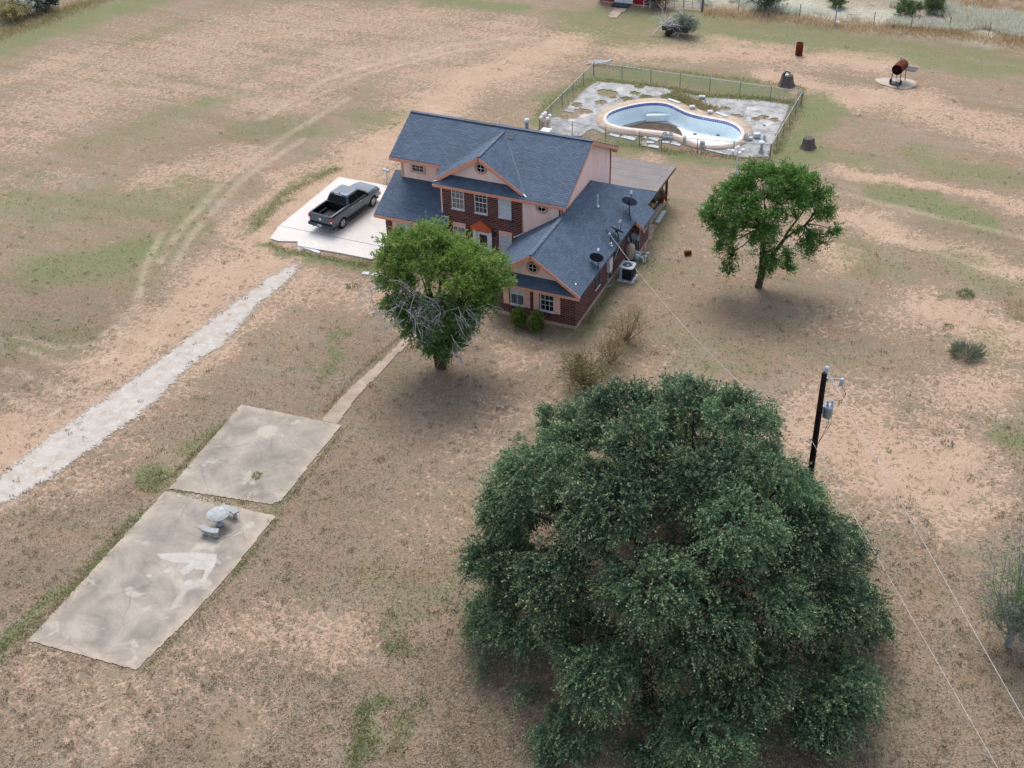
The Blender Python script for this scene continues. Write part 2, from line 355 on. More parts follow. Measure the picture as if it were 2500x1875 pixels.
sand=field([
 ([(-40,1140),(130,1010),(290,880),(450,755),(600,650),(700,560),(800,470),(900,380),(1000,300),(1120,215),(1270,150),(1420,90)],3.1,1.),
 ([(640,600),(560,560),(700,440),(800,380)],1.2,.8),([(350,830),(430,790)],2.5,1.),([(780,720),(900,720)],1.8,.7),
 ([(-20,1230),(170,1110),(430,930),(640,760),(760,690)],1.7,.75),([(150,1230),(330,1090)],1.4,.7),
 ([(250,170),(420,110),(700,60),(1000,60)],5.5,.6),([(0,330),(150,260),(330,200),(600,200)],4.5,.6),([(0,200),(250,120)],1.5,.7),
 ([(430,430),(560,385)],2.8,.8),([(700,170),(960,130),(1250,80)],4.,.65),([(1000,190),(1250,190),(1350,130)],3.,.7),([(0,470),(130,430)],2.2,.45),
 ([(800,60),(1100,90)],3.,.6),([(660,250),(760,220)],3.,.6),([(450,140),(700,130)],3,.6),
 ([(1560,120),(1750,110),(1950,130),(2150,150)],2.6,1.),([(1900,190),(2050,230),(2230,240)],2.4,.95),([(2250,270),(2499,330)],2.6,.9),
 ([(2050,405),(2250,455),(2499,500)],1.1,1.),([(2040,520),(2200,575),(2499,660)],1.5,1.),([(1960,560),(2060,640)],1.5,.85),
 ([(2050,1050),(2150,1100),(2250,1150)],4.2,1.),([(2000,1000)],2.,.8),([(2300,1000),(2450,930)],2.2,.85),([(2300,750),(2450,830)],2.4,.95),([(2000,770),(2250,790)],1.6,.6),
 ([(2430,1250),(2300,1280)],1.5,.85),([(1250,1010),(1190,1100)],2.,.45),([(1230,860),(1300,870)],1.3,.6),([(1000,760),(1050,800)],1.2,.6),([(960,700),(900,740)],1.2,.7),
 ([(560,1560),(700,1520),(800,1560)],1.8,.7),([(300,1720),(450,1650)],2.6,.5),([(650,1750)],2,.4),([(1000,1300),(1060,1250)],2.,.35),([(60,1650)],2.5,.4),
 ([(750,1080),(700,1150)],1.2,.4),([(1590,380),(1600,420)],.7,.7),([(1600,900)],2,.35),([(1330,120),(1480,75)],1.8,.8)])
dark=field([([(0,760),(180,780)],4.,.8),([(0,880),(120,960)],3.,.7),([(620,1000),(800,960),(950,850)],3.2,.7),([(600,1150),(500,1230)],1.,.4),([(250,1130),(380,1060)],1.2,.5),  # brown grass, plus the trees' ground shadows painted into the mask
 ([(1750,740),(1950,790),(2100,800)],2.4,.6),([(1150,930),(1000,1000)],2.6,.7),([(850,1150),(700,1400)],3.,.35),([(1150,1650),(1200,1800)],2.6,.8),([(1250,750),(1400,850)],1.2,.4),
 ([(150,1250),(260,1200)],1.2,.7),([(0,1420),(90,1390)],1.6,.8),([(650,330),(500,360)],2.6,.5),([(2300,560),(2450,600)],1.5,.4),([(1800,60),(2499,140)],1.4,.35)])
tracks=field([([(390,640),(440,560),(560,430),(700,330),(850,240)],.3,.8),([(425,650),(470,570),(600,430),(740,340)],.3,.8),([(250,820),(330,760),(355,650),(395,570)],.26,.9),
 ([(60,850),(150,890),(260,880),(300,830),(290,770)],.26,.7),([(20,900),(160,960),(300,900),(380,830)],.26,.7),([(-10,960),(120,1010),(250,970)],.25,.6),([(40,820),(140,850),(230,840)],.22,.6),([(590,250),(600,210),(680,190),(760,215)],.2,.4),([(570,265),(575,200),(650,165),(760,180)],.2,.35),
 ([(1270,90),(1100,110),(900,160),(780,200),(640,290)],.35,.7),([(1260,105),(1080,130),(880,185),(740,250)],.3,.6),([(2050,470),(2250,520),(2499,580)],.3,.6),([(2100,560),(2300,620),(2499,690)],.3,.5)],.5,False)
white=field([([(1760,-10),(1900,8),(2050,30),(2200,40),(2330,60),(2420,80)],2.6,.8)],.8)
inp=inpoly(GX,GY,RIM); near=polydist(GX,GY,RIM,True)<.3
keep=~(inp|near)
nx,ny=GX.shape; idx=np.arange(nx*ny).reshape(nx,ny)
q=np.stack([idx[:-1,:-1],idx[1:,:-1],idx[1:,1:],idx[:-1,1:]],-1).reshape(-1,4)
okf=(keep[:-1,:-1]&keep[1:,:-1]&keep[1:,1:]&keep[:-1,1:]).ravel()
q=q[okf]
hz=(fbm(GX,GY,.12,31)-.5)*.025+(fbm(GX,GY,.9,32)-.5)*.02-.012      # slight unevenness, always under the slabs
hz=np.where((np.abs(GX)>90)|(np.abs(GY)>90),-.1,hz)
me=bpy.data.meshes.new('ground'); V=np.stack([GX.ravel(),GY.ravel(),hz.ravel()],1)
def rawmesh(me,V,Q,smooth=True):
    k=Q.shape[1]; me.vertices.add(len(V)); me.vertices.foreach_set('co',V.astype(np.float32).ravel())
    me.loops.add(Q.size); me.loops.foreach_set('vertex_index',Q.astype(np.int32).ravel())
    me.polygons.add(len(Q)); me.polygons.foreach_set('loop_start',np.arange(0,Q.size,k,dtype=np.int32)); me.polygons.foreach_set('loop_total',np.full(len(Q),k,np.int32))
    me.update(); me.validate(); me.polygons.foreach_set('use_smooth',np.full(len(me.polygons),smooth))
rawmesh(me,V,q)
a=me.color_attributes.new('mask','FLOAT_COLOR','POINT'); a.data.foreach_set('color',np.stack([green,sand,dark,tracks],-1).reshape(-1).astype(np.float32))
a=me.attributes.new('pale','FLOAT','POINT'); a.data.foreach_set('value',white.ravel().astype(np.float32))
t=NT('dry_ground',.95,.1); co_=t.coord()
at_=t.n('Attribute',attribute_name='mask'); sp=t.n('SeparateColor'); t.l(at_.outputs['Color'],sp.inputs[0]); G_,S_,D_=sp.outputs[0],sp.outputs[1],sp.outputs[2]; T_=at_.outputs['Alpha']
big=t.noise(.16,5,.62,co_,.4); mid=t.noise(.75,5,.65,co_,.5); tuft=t.noise(3.1,5,.66,co_,.6); fine=t.noise(11,3,.7,co_); grain=t.noise(34,2,.6,co_)
ad=lambda *x:__import__('functools').reduce(lambda p,q:t.math('ADD',p,q),x)
mu=lambda a,k:t.math('MULTIPLY',a,k)
cen=lambda a:t.math('SUBTRACT',a,.5)
mpS=t.n('Mapping'); mpS.inputs['Rotation'].default_value=(0,0,R_(4)); mpS.inputs['Scale'].default_value=(.07,.75,1); t.l(co_,mpS.inputs[0]); streak=t.noise(1.,4,.6,mpS.outputs[0])
share=ad(mu(S_,-.62),mu(D_,.14),mu(G_,.18),mu(cen(big),.55),mu(cen(mid),.42),mu(cen(streak),.55),.80)
def voro(scale,seed):
    mp=t.n('Mapping'); mp.inputs['Location'].default_value=(seed,seed*2,0); dn=t.n('TexNoise',_Scale=scale*1.3,_Detail=2.); t.l(co_,dn.inputs['Vector'])
    vm=t.n('VectorMath',operation='MULTIPLY_ADD'); t.l(dn.outputs['Color'],vm.inputs[0]); vm.inputs[1].default_value=(.5/scale*1.5,)*3; t.l(co_,vm.inputs[2]); t.l(vm.outputs[0],mp.inputs[0])
    v=t.n('TexVoronoi',voronoi_dimensions='2D',_Scale=scale); t.l(mp.outputs[0],v.inputs['Vector']); return v
v1=voro(2.1,3.3); v2=voro(4.6,7.7)
k1=t.math('SUBTRACT',ad(mu(share,.95),mu(cen(v1.outputs['Color']),.35)),v1.outputs['Distance']); k2=t.math('SUBTRACT',ad(mu(share,.98),mu(cen(v2.outputs['Color']),.35)),v2.outputs['Distance'])
m_=ad(t.math('MAXIMUM',k1,k2),mu(cen(tuft),.55),mu(cen(fine),.45)); gf=t.ramp(m_,-.16,.24)
soil=t.mix(t.ramp(mid,.3,.7),S(172,150,131),S(190,168,149)); soil=t.mix(mu(t.ramp(big,.45,.75),.4),soil,S(180,146,125))
soil=t.mix(mu(S_,.6),soil,t.mix(t.ramp(mid,.35,.65),S(184,158,134),S(198,174,150))); soil=t.mix(mu(t.ramp(fine,.5,.75),.5),soil,S(204,182,160)); soil=t.mix(mu(t.ramp(tuft,.55,.75),.35),soil,S(150,126,106))
g1=t.mix(t.ramp(fine,.28,.72),S(120,104,88),S(180,161,138)); g1=t.mix(mu(t.ramp(tuft,.5,.75),.5),g1,S(182,168,149)); g1=t.mix(mu(t.ramp(m_,.10,.5),.5),g1,S(116,105,91))
g1=t.mix(mu(t.ramp(t.noise(.33,4,.6,co_),.45,.7),.45),g1,S(126,124,98)); g1=t.mix(mu(t.ramp(t.noise(.5,4,.6,co_,.8),.5,.7),.35),g1,S(150,120,98))
g1=t.mix(mu(t.ramp(t.noise(.22,3,.6,co_,1.2),.48,.66),.5),g1,S(146,136,122)); g1=t.mix(mu(t.ramp(streak,.5,.7),.4),g1,S(116,114,90))
g1=t.mix(mu(t.ramp(t.noise(.6,3,.6,co_,.6),.5,.68),.25),g1,S(152,114,94)); c=t.mix(gf,t.mix(1.,soil,(.82,.79,.775,1),'MULTIPLY'),t.mix(1.,g1,(.95,.93,.905,1),'MULTIPLY'))
gm=ad(G_,mu(cen(streak),.5),mu(cen(tuft),1.2),mu(cen(mid),.8),mu(cen(fine),.5))
gcol=t.mix(t.ramp(fine,.25,.75),S(78,86,58),S(128,132,94)); gcol=t.mix(mu(t.ramp(mid,.4,.65),.6),gcol,S(100,114,70)); gcol=t.mix(mu(t.ramp(grain,.4,.75),.4),gcol,S(142,142,108))
c=t.mix(mu(t.ramp(gm,.22,.95),.85),c,gcol)
c=t.mix(mu(mu(D_,.55),t.ramp(tuft,.3,.62)),c,S(104,90,78))
c=t.mix(mu(mu(T_,t.ramp(mid,.3,.6)),.55),c,S(190,172,150))
pa=t.n('Attribute',attribute_name='pale'); c=t.mix(t.math('MULTIPLY',pa.outputs['Fac'],t.ramp(tuft,.3,.55)),c,S(182,184,168))
c=t.mix(.7,c,t.ramp(t.noise(17,3,.75,co_),.25,.75,(.74,.74,.74,1),(1.26,1.26,1.26,1)),'MULTIPLY')
t.base(c); hgt=ad(mu(tuft,.7),mu(fine,.5),mu(gf,.35)); t.bump(hgt,.9,.08)
me.materials.append(t.m)
go=bpy.data.objects.new('ground',me); COL.objects.link(go); struct(go)
# ------------------------------------------------------------------ ragged sheets
def sheet(name,poly,z,mat,cell=.14,rag=.25,seed=3,hole=None,holes=None,edge=None):
    """flat sheet of small cells, ragged outline"""
    P=np.array([(p[0],p[1]) for p in poly]); x=np.arange(P[:,0].min()-.6,P[:,0].max()+.6,cell); y=np.arange(P[:,1].min()-.6,P[:,1].max()+.6,cell)
    X,Y=np.meshgrid(x,y,indexing='ij'); cx=(X[:-1,:-1]+cell/2); cy=(Y[:-1,:-1]+cell/2)
    d=polydist(cx,cy,poly,True); sd_=np.where(inpoly(cx,cy,poly),d,-d)
    k=sd_>(fbm(cx,cy,1.1,seed)-.5)*rag*2+(fbm(cx,cy,4.,seed+5)-.5)*rag*1.3
    if hole is not None: k&=~inpoly(cx,cy,hole)
    if holes is not None:
        for hx,hy,hr in holes:
            k&=np.hypot((cx-hx)*.8,cy-hy)>hr*(.6+.8*fbm(cx,cy,2.2,seed+9))
    id_=np.arange(X.size).reshape(X.shape); Q=np.stack([id_[:-1,:-1],id_[1:,:-1],id_[1:,1:],id_[:-1,1:]],-1).reshape(-1,4)[k.ravel()]
    used=np.unique(Q); rem=np.full(X.size,-1); rem[used]=np.arange(len(used)); Vs=np.stack([X.ravel()[used],Y.ravel()[used],np.full(len(used),z)],1)
    jit=np.random.default_rng(seed).random((len(used),2))-.5; Vs[:,:2]+=jit*cell*.5
    me=bpy.data.meshes.new(name); rawmesh(me,Vs,rem[Q],False); me.materials.append(mat)
    if edge is not None:
        a=me.attributes.new('edge','FLOAT','POINT'); a.data.foreach_set('value',np.clip(1-polydist(Vs[:,0],Vs[:,1],poly,True)/edge,0,1).astype(np.float32))
    o=bpy.data.objects.new(name,me); COL.objects.link(o); return struct(o)
gl=[(-60,1185),(0,1140),(130,1040),(250,960),(420,838),(560,730),(680,648),(735,630)]; gr=[(750,662),(690,715),(640,757),(560,850),(480,900),(400,985),(320,1047),(130,1182),(0,1256),(-60,1310)]
gv=sheet('gravel_drive',px2w(gl+gr),.02,M['gravel'],.13,.3,5,edge=1.2)
sheet('gravel_patch',px2w([(715,585),(745,582),(745,610),(720,622)]),.02,M['gravel'],.13,.3,6,edge=.5)
# concrete pads with real thickness and soil-stained rim
def pad(name,poly,z,mat,edge,cell=.2,rag=.0,seed=1):
    o=sheet(name,poly,z,mat,cell,rag,seed,edge=edge); return o
pA=px2w([(588.8,987),(833.6,1036.5),(686,1222),(660,1230),(412,1192)],.05); pB=px2w([(402,1199),(480,1206),(560,1232),(672,1259),(560,1400),(470,1500),(333,1634),(68,1563)],.05)
pad('upper_concrete_pad',pA,.03,M['pad'],.5,.06,.02,2); pad('lower_concrete_pad',pB,.03,M['pad'],.7,.06,.025,3)
LP=P3=lambda l:zz(0,950,.42204,l)
sheet('pale_stain',px2w(LP([(905,950),(960,948),(1100,940),(1250,955),(1245,1010),(1205,1075),(1185,1115),(1160,1110),(1185,1045),(1120,1040),(1060,1075),(1040,1050),(1100,1005),(1000,1000),(930,980)]),.06),.035,dirty('pale_stain',S(184,180,172),S(168,162,154),2,.9),.06,.06,8)
for i,(u,v,r) in enumerate(((968,1050,.16),(1092,1116,.2),(865,1078,.12))):
    c=Vector(px2w(LP([(u,v)]),.06)[0]); sheet('pale_spot',[(c.x+r*math.cos(a),c.y+r*math.sin(a)) for a in np.linspace(0,6.28,12)[:-1]],.035,bpy.data.materials['pale_stain'],.05,.03,9+i)
wk=px2w([(784,1025),(824,1034),(862,980),(926,911),(967,867),(1000,838),(1050,785),(1030,780),(1000,813),(931,879),(859,941)],.05)
sheet('walkway',wk,.03,M['walk'],.1,.05,4)
b=MB(); b.slab([(-23.38,12.5,.09),(-23.55,4.56,.09),(-15.35,4.56,.09),(-15.35,12.6,.09)],.3); b.build('driveway_slab',M['slab']); struct(bpy.data.objects['driveway_slab'])
b=MB(); fr=[Vector(p) for p in px2w([(682.5,554.6),(659,581.6),(680,588),(726,589),(728,600),(770,607),(830,617),(906,632),(918,630),(933.5,607.5)],.09)]
fr[0]=Vector((-23.55,4.5,.09)); fr[-1]=Vector((-15.35,4.5,.09)); b.slab(fr,.3); b.build('driveway_apron',M['slab']); struct(bpy.data.objects['driveway_apron'])
b=MB(); b.slab([(-7.5,13.95,.11),(.02,13.95,.11),(.02,18.1,.11),(-7.5,18.1,.11)],.3); b.build('patio_slab',M['walk']); struct(bpy.data.objects['patio_slab'])
b=MB(); b.slab([(-.05,11.86,.1),(.75,11.86,.1),(.4,13.94,.1),(-.05,13.94,.1)],.28); b.build('porch_strip',M['walk']); struct(bpy.data.objects['porch_strip'])
# ------------------------------------------------------------------ house
H=thing('house','two storey red brick and pink sided house with blue grey shingle roofs','house',(0,0,0))
def frame_at(o,u,n):      # local x along u, local y outwards n, z up
    u=Vector(u).normalized(); n=Vector(n).normalized(); m=Matrix.Identity(4)
    for i in range(3): m[i][0],m[i][1],m[i][2],m[i][3]=u[i],n[i],(0,0,1)[i],o[i]
    return m
FRONT=((1,0,0),(0,-1,0)); RIGHT=((0,1,0),(1,0,0)); 
YF=5.06
# walls ------------------------------------------------------------
b=MB(); b.box((-11.116,YF,.21),(-5.515,YF+.25,5.5)); b.box((-5.43,0,.21),(0,.25,2.62)); b.box((-.25,.25,.21),(0,10.1,2.66)); b.box((-5.43,.25,.21),(-5.18,YF,2.66))
b.extr([(-.25,10.1,.21),(.6,10.1,.21),(.6,10.1,2.3),(-.25,10.1,2.75)],(0,1.7,0)); b.box((-.25,11.8,.21),(0,13.46,2.6)); b.box((-2.8,13.2,.21),(-.25,13.46,2.6))
b.extr([(-15.43,YF,.21),(-15.43,7.3,.21),(-15.43,7.3,3.85),(-15.43,YF,2.78)],(.25,0,0)); b.box((-15.18,YF,.21),(-11.116,YF+.25,2.7)); b.box((-15.43,7.3,.21),(-15.18,13.8,3.9))
b.build('brick_wall',M['brick'],H)
b=MB(); b.box((-5.515,YF-.012,2.5),(-2.862,YF+.2,5.5))
b.extr([(-2.862,YF-.012,2.2),(-2.862,13.82,2.2),(-2.862,13.82,5.33),(-2.862,9.27,7.62),(-2.862,YF-.012,5.48)],(-.22,0,0))
b.box((-15.15,7.25,3.7),(-12.5,7.45,6.3)); b.box((-12.66,6.2,3.2),(-12.5,7.25,5.9)) if False else None
b.extr([(-15.15,7.45,3.9),(-15.15,13.82,3.9),(-15.15,13.82,5.33),(-15.15,9.27,7.6),(-15.15,7.45,6.6)],(.22,0,0)); b.box((-15.15,13.6,.3),(-2.862,13.82,5.4))
b.box((-11.35,5.31,3.),(-11.13,7.6,5.8)); b.box((-12.5,7.6,3.6),(-11.2,7.75,6.4))
b.build('siding_wall',M['siding'],H)
b=MB(); b.box((-.02-5.43,-.015,-.15),(.015,.2,.21)); b.box((-.2,.2,-.15),(.015,10.1,.21)); b.box((-.2,10.085,-.15),(.615,11.815,.21)); b.box((-15.445,YF-.015,-.15),(-5.2,YF+.2,.21)); b.box((-15.445,YF+.2,-.15),(-15.2,13.8,.21)); b.box((-.2,11.815,-.15),(.015,13.475,.21))
b.build('foundation',M['found'],H)
# roofs --------------------------------------------------------------
TH=.13
sm=(7.843-5.453)/(9.27-4.6645)
def zm(y): return 5.453+sm*(y-4.6645)
XL,XS,XM,YR,ZR=-15.25,-11.533,-2.468,9.27,7.843
b=MB(); b.slab([(XL,5.913,zm(5.913)),(XS,5.913,zm(5.913)),(XS,YR,ZR),(XL,YR,ZR)],TH)
b.slab([(XS,4.6645,5.453),(XM,4.6645,5.453),(XM,YR,ZR),(XS,YR,ZR+.0)],TH+.06)
b.slab([(XM,YR,ZR),(XM,14.14,ZR-sm*(14.14-YR)),(XL,14.14,ZR-sm*(14.14-YR)),(XL,YR,ZR)],TH)
mr=b.build('main_roof',M['shingle'],H)
b=MB()
b.obox((XL-.02,YR,ZR+.004),(XM+.02,YR,ZR+.004),.26,.03)
b.build('ridge_cap',M['shingle_ridge'],mr)
# dormer gable over the brick bay
DX,DZ,DW=-8.416,7.675,3.05; y0=4.93; zE=zm(y0)+.10; yb=y0+.03+(DZ-zm(y0))/sm
b=MB(); ym_=y0
for s in (-1,1):
    e=(DX+s*DW,y0,zE); pk=(DX,y0,DZ); bk=(DX,yb+.05,DZ+.0); P=[e,pk,bk] if s<0 else [pk,e,bk]
    # lower edge meets the main roof along the valley
    b.slab([P[0],P[1],P[2]],.11)
dr=b.build('dormer_roof',M['shingle'],H)
b=MB(); b.obox((DX,y0-.01,DZ+.004),(DX,yb,DZ+.004),.2,.03); b.build('ridge_cap',M['shingle_ridge'],dr)
b=MB(); k=2.72; b.extr([(DX-k,5.4,zm(5.4)+.02),(DX+k,5.4,zm(5.4)+.02),(DX,5.4,DZ-.12-(0))],(0,.15,0)); b.build('dormer_gable_wall',M['siding'],H)
q=MB()
for s in (-1,1): q=MB(); q.obox((DX+s*DW,y0+.02,zE+.01),(DX,yb,DZ+.012),.16,.025); q.build('valley_flashing',M['shingle_ridge'],dr)
# one-storey wing
XT,ZT,XE,ZE,YW0,YH,YHC=-2.716,4.775,.411,2.598,-.39,9.834,13.859; sw=(ZT-ZE)/(XE-XT); XWL=2*XT-XE
b=MB()
b.slab([(XE,YW0,ZE),(XE,9.54,ZE),(.95,9.54,ZE-sw*.54),(.95,11.94,ZE-sw*.54),(XE,11.94,ZE),(XE,YHC,ZE),(XT,YH,ZT),(XT,YW0,ZT)],TH)
b.slab([(XT,YW0,ZT),(XT,YF,ZT),(XWL,YF,ZE),(XWL,YW0,ZE)],TH)
b.slab([(XE,YHC,ZE),(XT-.2,YHC,ZE),(XT-.2,YH,ZT-.004),(XT,YH,ZT-.004)],TH)
wr=b.build('wing_roof',M['shingle'],H)
b=MB(); b.obox((XT,YW0-.01,ZT+.004),(XT,YF,ZT+.004),.2,.03); b.build('ridge_cap',M['shingle_ridge'],wr)
# pent roof across the wing front
b=MB(); b.slab([(XWL+.1,-.41,2.50),(XE+.0,-.41,2.50),(XE-.62,.27,2.965),(XWL+.72,.27,2.965)],.09); b.build('pent_roof',M['shingle'],H)
b=MB(); b.extr([(XWL+.55,.25,2.7),(XE-.5,.25,2.7),(XE-.5,.25,2.95),(XT,.25,ZT-.14),(XWL+.55,.25,2.95)],(0,.15,0)); b.build('wing_gable_wall',M['siding'],H)
# garage shed roof
GX0,GY0,GZ0,GY1,GZ1=-15.83,4.32,2.595,7.645,4.257; sg=(GZ1-GZ0)/(GY1-GY0)
b=MB(); b.slab([(GX0,GY0,GZ0),(-10.56,GY0,GZ0),(-10.68,YF-.005,GZ0+sg*(YF-GY0)),(-11.12,YF-.005,GZ0+sg*(YF-GY0)),(-11.12,GY1,GZ1),(GX0,GY1,GZ1)],TH); gr_=b.build('garage_roof',M['shingle'],H)
# patio cover
pc=None
b=MB(); b.slab([(-7.5,13.6,2.66),(.42,13.9,2.62),(.42,18.0,2.58),(-7.5,17.9,2.58)],.1); pc=b.build('patio_cover',M['patio_roof'],H)
b=MB(); b.box((-7.5,17.96,2.36),(.40,18.02,2.565)); b.box((.36,13.95,2.36),(.425,17.95,2.5)); b.build('patio_beam',M['wood'],pc)
for x,y in ((-.03,17.5),(-3.6,17.8),(-7.3,17.8)):
    b=MB(); b.box((x-.075,y-.075,.1),(x+.075,y+.075,2.44)); b.build('post',M['wood'],pc)
# trim: fascias, rakes, corner boards -------------------------------------
e=.02
def fas(p,q,h=.2,w=.035,dz=-.02):
    p=Vector(p)-Vector((0,0,h/2-dz)); q=Vector(q)-Vector((0,0,h/2-dz)); MB().obox(p,q,w,h).build('fascia',M['trim'],H)
def cor(a_,c_,n_='corner_board'): MB().box(a_,c_).build(n_,M['trim'],H)
fas((XL,5.913-e,zm(5.913)-.03),(XS,5.913-e,zm(5.913)-.03)); fas((XS,4.6645-e,5.425),(XM,4.6645-e,5.425),.19)
fas((XM+e,4.70,zm(4.7)-.05),(XM+e,YR,ZR-.05),.1); fas((XM+e,YR,ZR-.05),(XM+e,14.12,ZR-sm*(14.12-YR)-.05),.2); fas((XL-e,5.95,zm(5.95)-.05),(XL-e,YR,ZR-.05),.2)
fas((XL,14.16,ZR-sm*(14.14-YR)-.02),(XM,14.16,ZR-sm*(14.14-YR)-.02))
cor((XM-.34,13.86,4.98),(XM-.02,14.12,5.2),'soffit_return')
for s in (-1,1): fas((DX+s*DW,y0-e,zE-.02),(DX,y0-e,DZ-.02),.22)
for x in (XE,XWL): fas((x,YW0-e,ZE-.0),(XT,YW0-e,ZT-.02),.2)
fas((XWL+.1,-.43,2.485),(XE,-.43,2.485),.16);  fas((XE+.02,9.54-e,ZE-.02),(.95,9.54-e,ZE-sw*.54-.02),.2); pass
fas((GX0,GY0-e,GZ0-.02),(-10.57,GY0-e,GZ0-.02),.2); fas((GX0-e,GY0,GZ0-.04),(GX0-e,GY1,GZ1-.04),.2)
MB().obox((-10.62,GY0+.03,GZ0-.1),(-10.72,YF-.03,GZ0+sg*.7-.1),.03,.2).build('fascia',M['trim'],H)
# corner boards
cor((-15.165,7.22,3.9),(-15.0,7.27,5.9)); cor((-12.56,7.22,3.9),(-12.44,7.27,5.7)); cor((-2.99,5.03,4.2),(-2.845,5.075,5.4)); cor((-2.87,5.03,4.2),(-2.845,5.2,5.4)); cor((-5.56,5.035,2.8),(-5.5,5.07,5.4)); cor((-2.88,13.72,2.6),(-2.84,13.84,5.2))
MB().box((XS-.03,4.62,5.33),(XS+.18,4.7,5.36)).build('flashing',M['white'],H)
MB().obox((XS,4.78,zm(4.78)+.02),(XS+.5,4.95,zm(4.95)+.06),.08,.02).build('flashing',M['white'],H)
MB().obox((DX+DW-.05,y0+.02,zE+.02),(DX+DW+.18,y0-.1,zm(y0-.1)+.015),.12,.02).build('flashing',M['white'],H)
MB().obox((-11.08,YF-.02,GZ0+sg*.74+.03),(-10.7,YF-.02,GZ0+sg*.74+.0),.03,.08).build('flashing',M['white'],H)
MB().obox((-5.5,YF-.03,2.85),(-6.2,YF-.03,2.42),.03,.07).build('flashing',M['white'],H)
MB().box((XWL+.15,YF-.02,2.6),(XWL+.2,YF-.01,2.75)).build('flashing',M['white'],H)
# windows --------------------------------------------------------------
def window(o,u,n,w,h,glass,cols=3,rows=(2,2),fmat='white',parent=H,sill=None,fw_=.05,upper=None,casing=None):
    """o = bottom centre on wall face; frame part with pane as sub-part"""
    T=frame_at(o,u,n); b=MB(); b.T=T
    b.box((-w/2,-.03,0),(-w/2+fw_,.03,h)); b.box((w/2-fw_,-.03,0),(w/2,.03,h)); b.box((-w/2+fw_,-.03,0),(w/2-fw_,.035,fw_)); b.box((-w/2+fw_,-.03,h-fw_),(w/2-fw_,.03,h))
    mid=h*.5; b.box((-w/2+fw_,-.02,mid-.028),(w/2-fw_,.028,mid+.028))
    iw=w-2*fw_
    for i in range(1,cols):
        x=-w/2+fw_+iw*i/cols; b.box((x-.013,-.01,fw_),(x+.013,.018,mid-.03)); b.box((x-.013,-.01,mid+.03),(x+.013,.018,h-fw_))
    for a,z0,z1 in ((rows[0],fw_,mid),(rows[1],mid,h-fw_)):
        for i in range(1,a):
            z=z0+(z1-z0)*i/a; b.box((-w/2+fw_,-.01,z-.012),(w/2-fw_,.016,z+.012))
    f=b.build('window',M[fmat],parent)
    b=MB(); b.T=T; b.box((-w/2+.02,-.025,.02),(w/2-.02,.004,mid if upper else h-.02)); b.build('pane',M[glass],f)
    if upper: b=MB(); b.T=T; b.box((-w/2+.02,-.025,mid),(w/2-.02,.004,h-.02)); b.build('pane',M[upper],f)
    if sill: b=MB(); b.T=T; b.box((-w/2-.03,-.02,-.06),(w/2+.03,.09,-.005)); b.build('sill',M[sill],f)
    if casing:
        b=MB(); b.T=T; c=.1
        b.box((-w/2-c,-.02,-c),(-w/2,.025,h+c)); b.box((w/2,-.02,-c),(w/2+c,.025,h+c)); b.box((-w/2,-.02,-c),(w/2,.025,0)); b.box((-w/2,-.02,h),(w/2,.025,h+c)); b.build('casing',M[casing],f)
    return f
def wf(x,y,z,w,h,g,**k): return window((x,y,z),*FRONT,w,h,g,**k)
wf(-10.0,YF-.01,3.72,.88,1.5,'blind',sill='white'); wf(-8.385,YF-.01,3.72,.88,1.5,'glass',sill='white'); wf(-6.735,YF-.01,3.72,.88,1.5,'curtain',cols=2,sill='white')
wf(-10.0,YF-.01,1.1,.88,1.34,'blind'); wf(-6.745,YF-.01,1.1,.88,1.34,'curtain',cols=3)
wf(-3.765,-.01,.9,.9,1.5,'screen',cols=2,rows=(1,2),upper='curtain',sill='white'); wf(-1.815,-.01,.9,.9,1.5,'glass',sill='white')
wf(-13.92,7.24,4.6,.9,1.0,'glass',casing='trim')
wf(-14.05,YF-.01,.95,1.0,1.35,'curtain',cols=3); wf(-12.3,YF-.01,.95,1.0,1.35,'blind',cols=3)
window((.01,3.62,.93),*RIGHT,.75,1.05,'screen',cols=1,rows=(1,1),sill='white',fmat='dark_metal'); window((.01,7.2,1.2),*RIGHT,.95,.65,'glass',cols=1,rows=(1,1),fmat='dark_metal'); window((.01,9.3,1.0),*RIGHT,.8,1.1,'screen',cols=1,rows=(1,1),fmat='dark_metal'); window((.61,11.0,1.2),*RIGHT,.7,.8,'screen',cols=1,rows=(1,1))
wf(-12.2,7.59,4.5,.5,1.0,'glass',cols=1)
b=MB()
for x in (-4.5,-3.125,-2.515,-1.165): b.box((x-.19,-.035,.82),(x+.19,-.005,2.42))
for x in (-14.75,-13.35,-13.0,-11.6): b.box((x-.17,YF-.035,.85),(x+.17,YF-.005,2.3))
sh=[]
for f in range(0,len(b.v),8):
    q=MB(); q.add(b.v[f:f+8],[(0,3,2,1),(4,5,6,7),(0,1,5,4),(1,2,6,5),(2,3,7,6),(3,0,4,7)]); q.build('shutter',M['shutter'],H,bevel=.008)
for x in (-10.0,-6.745):
    q=MB(); q.box((x-.46,YF-.04,2.44),(x+.46,YF-.005,2.72)); q.build('window_head_panel',M['shutter'],H)
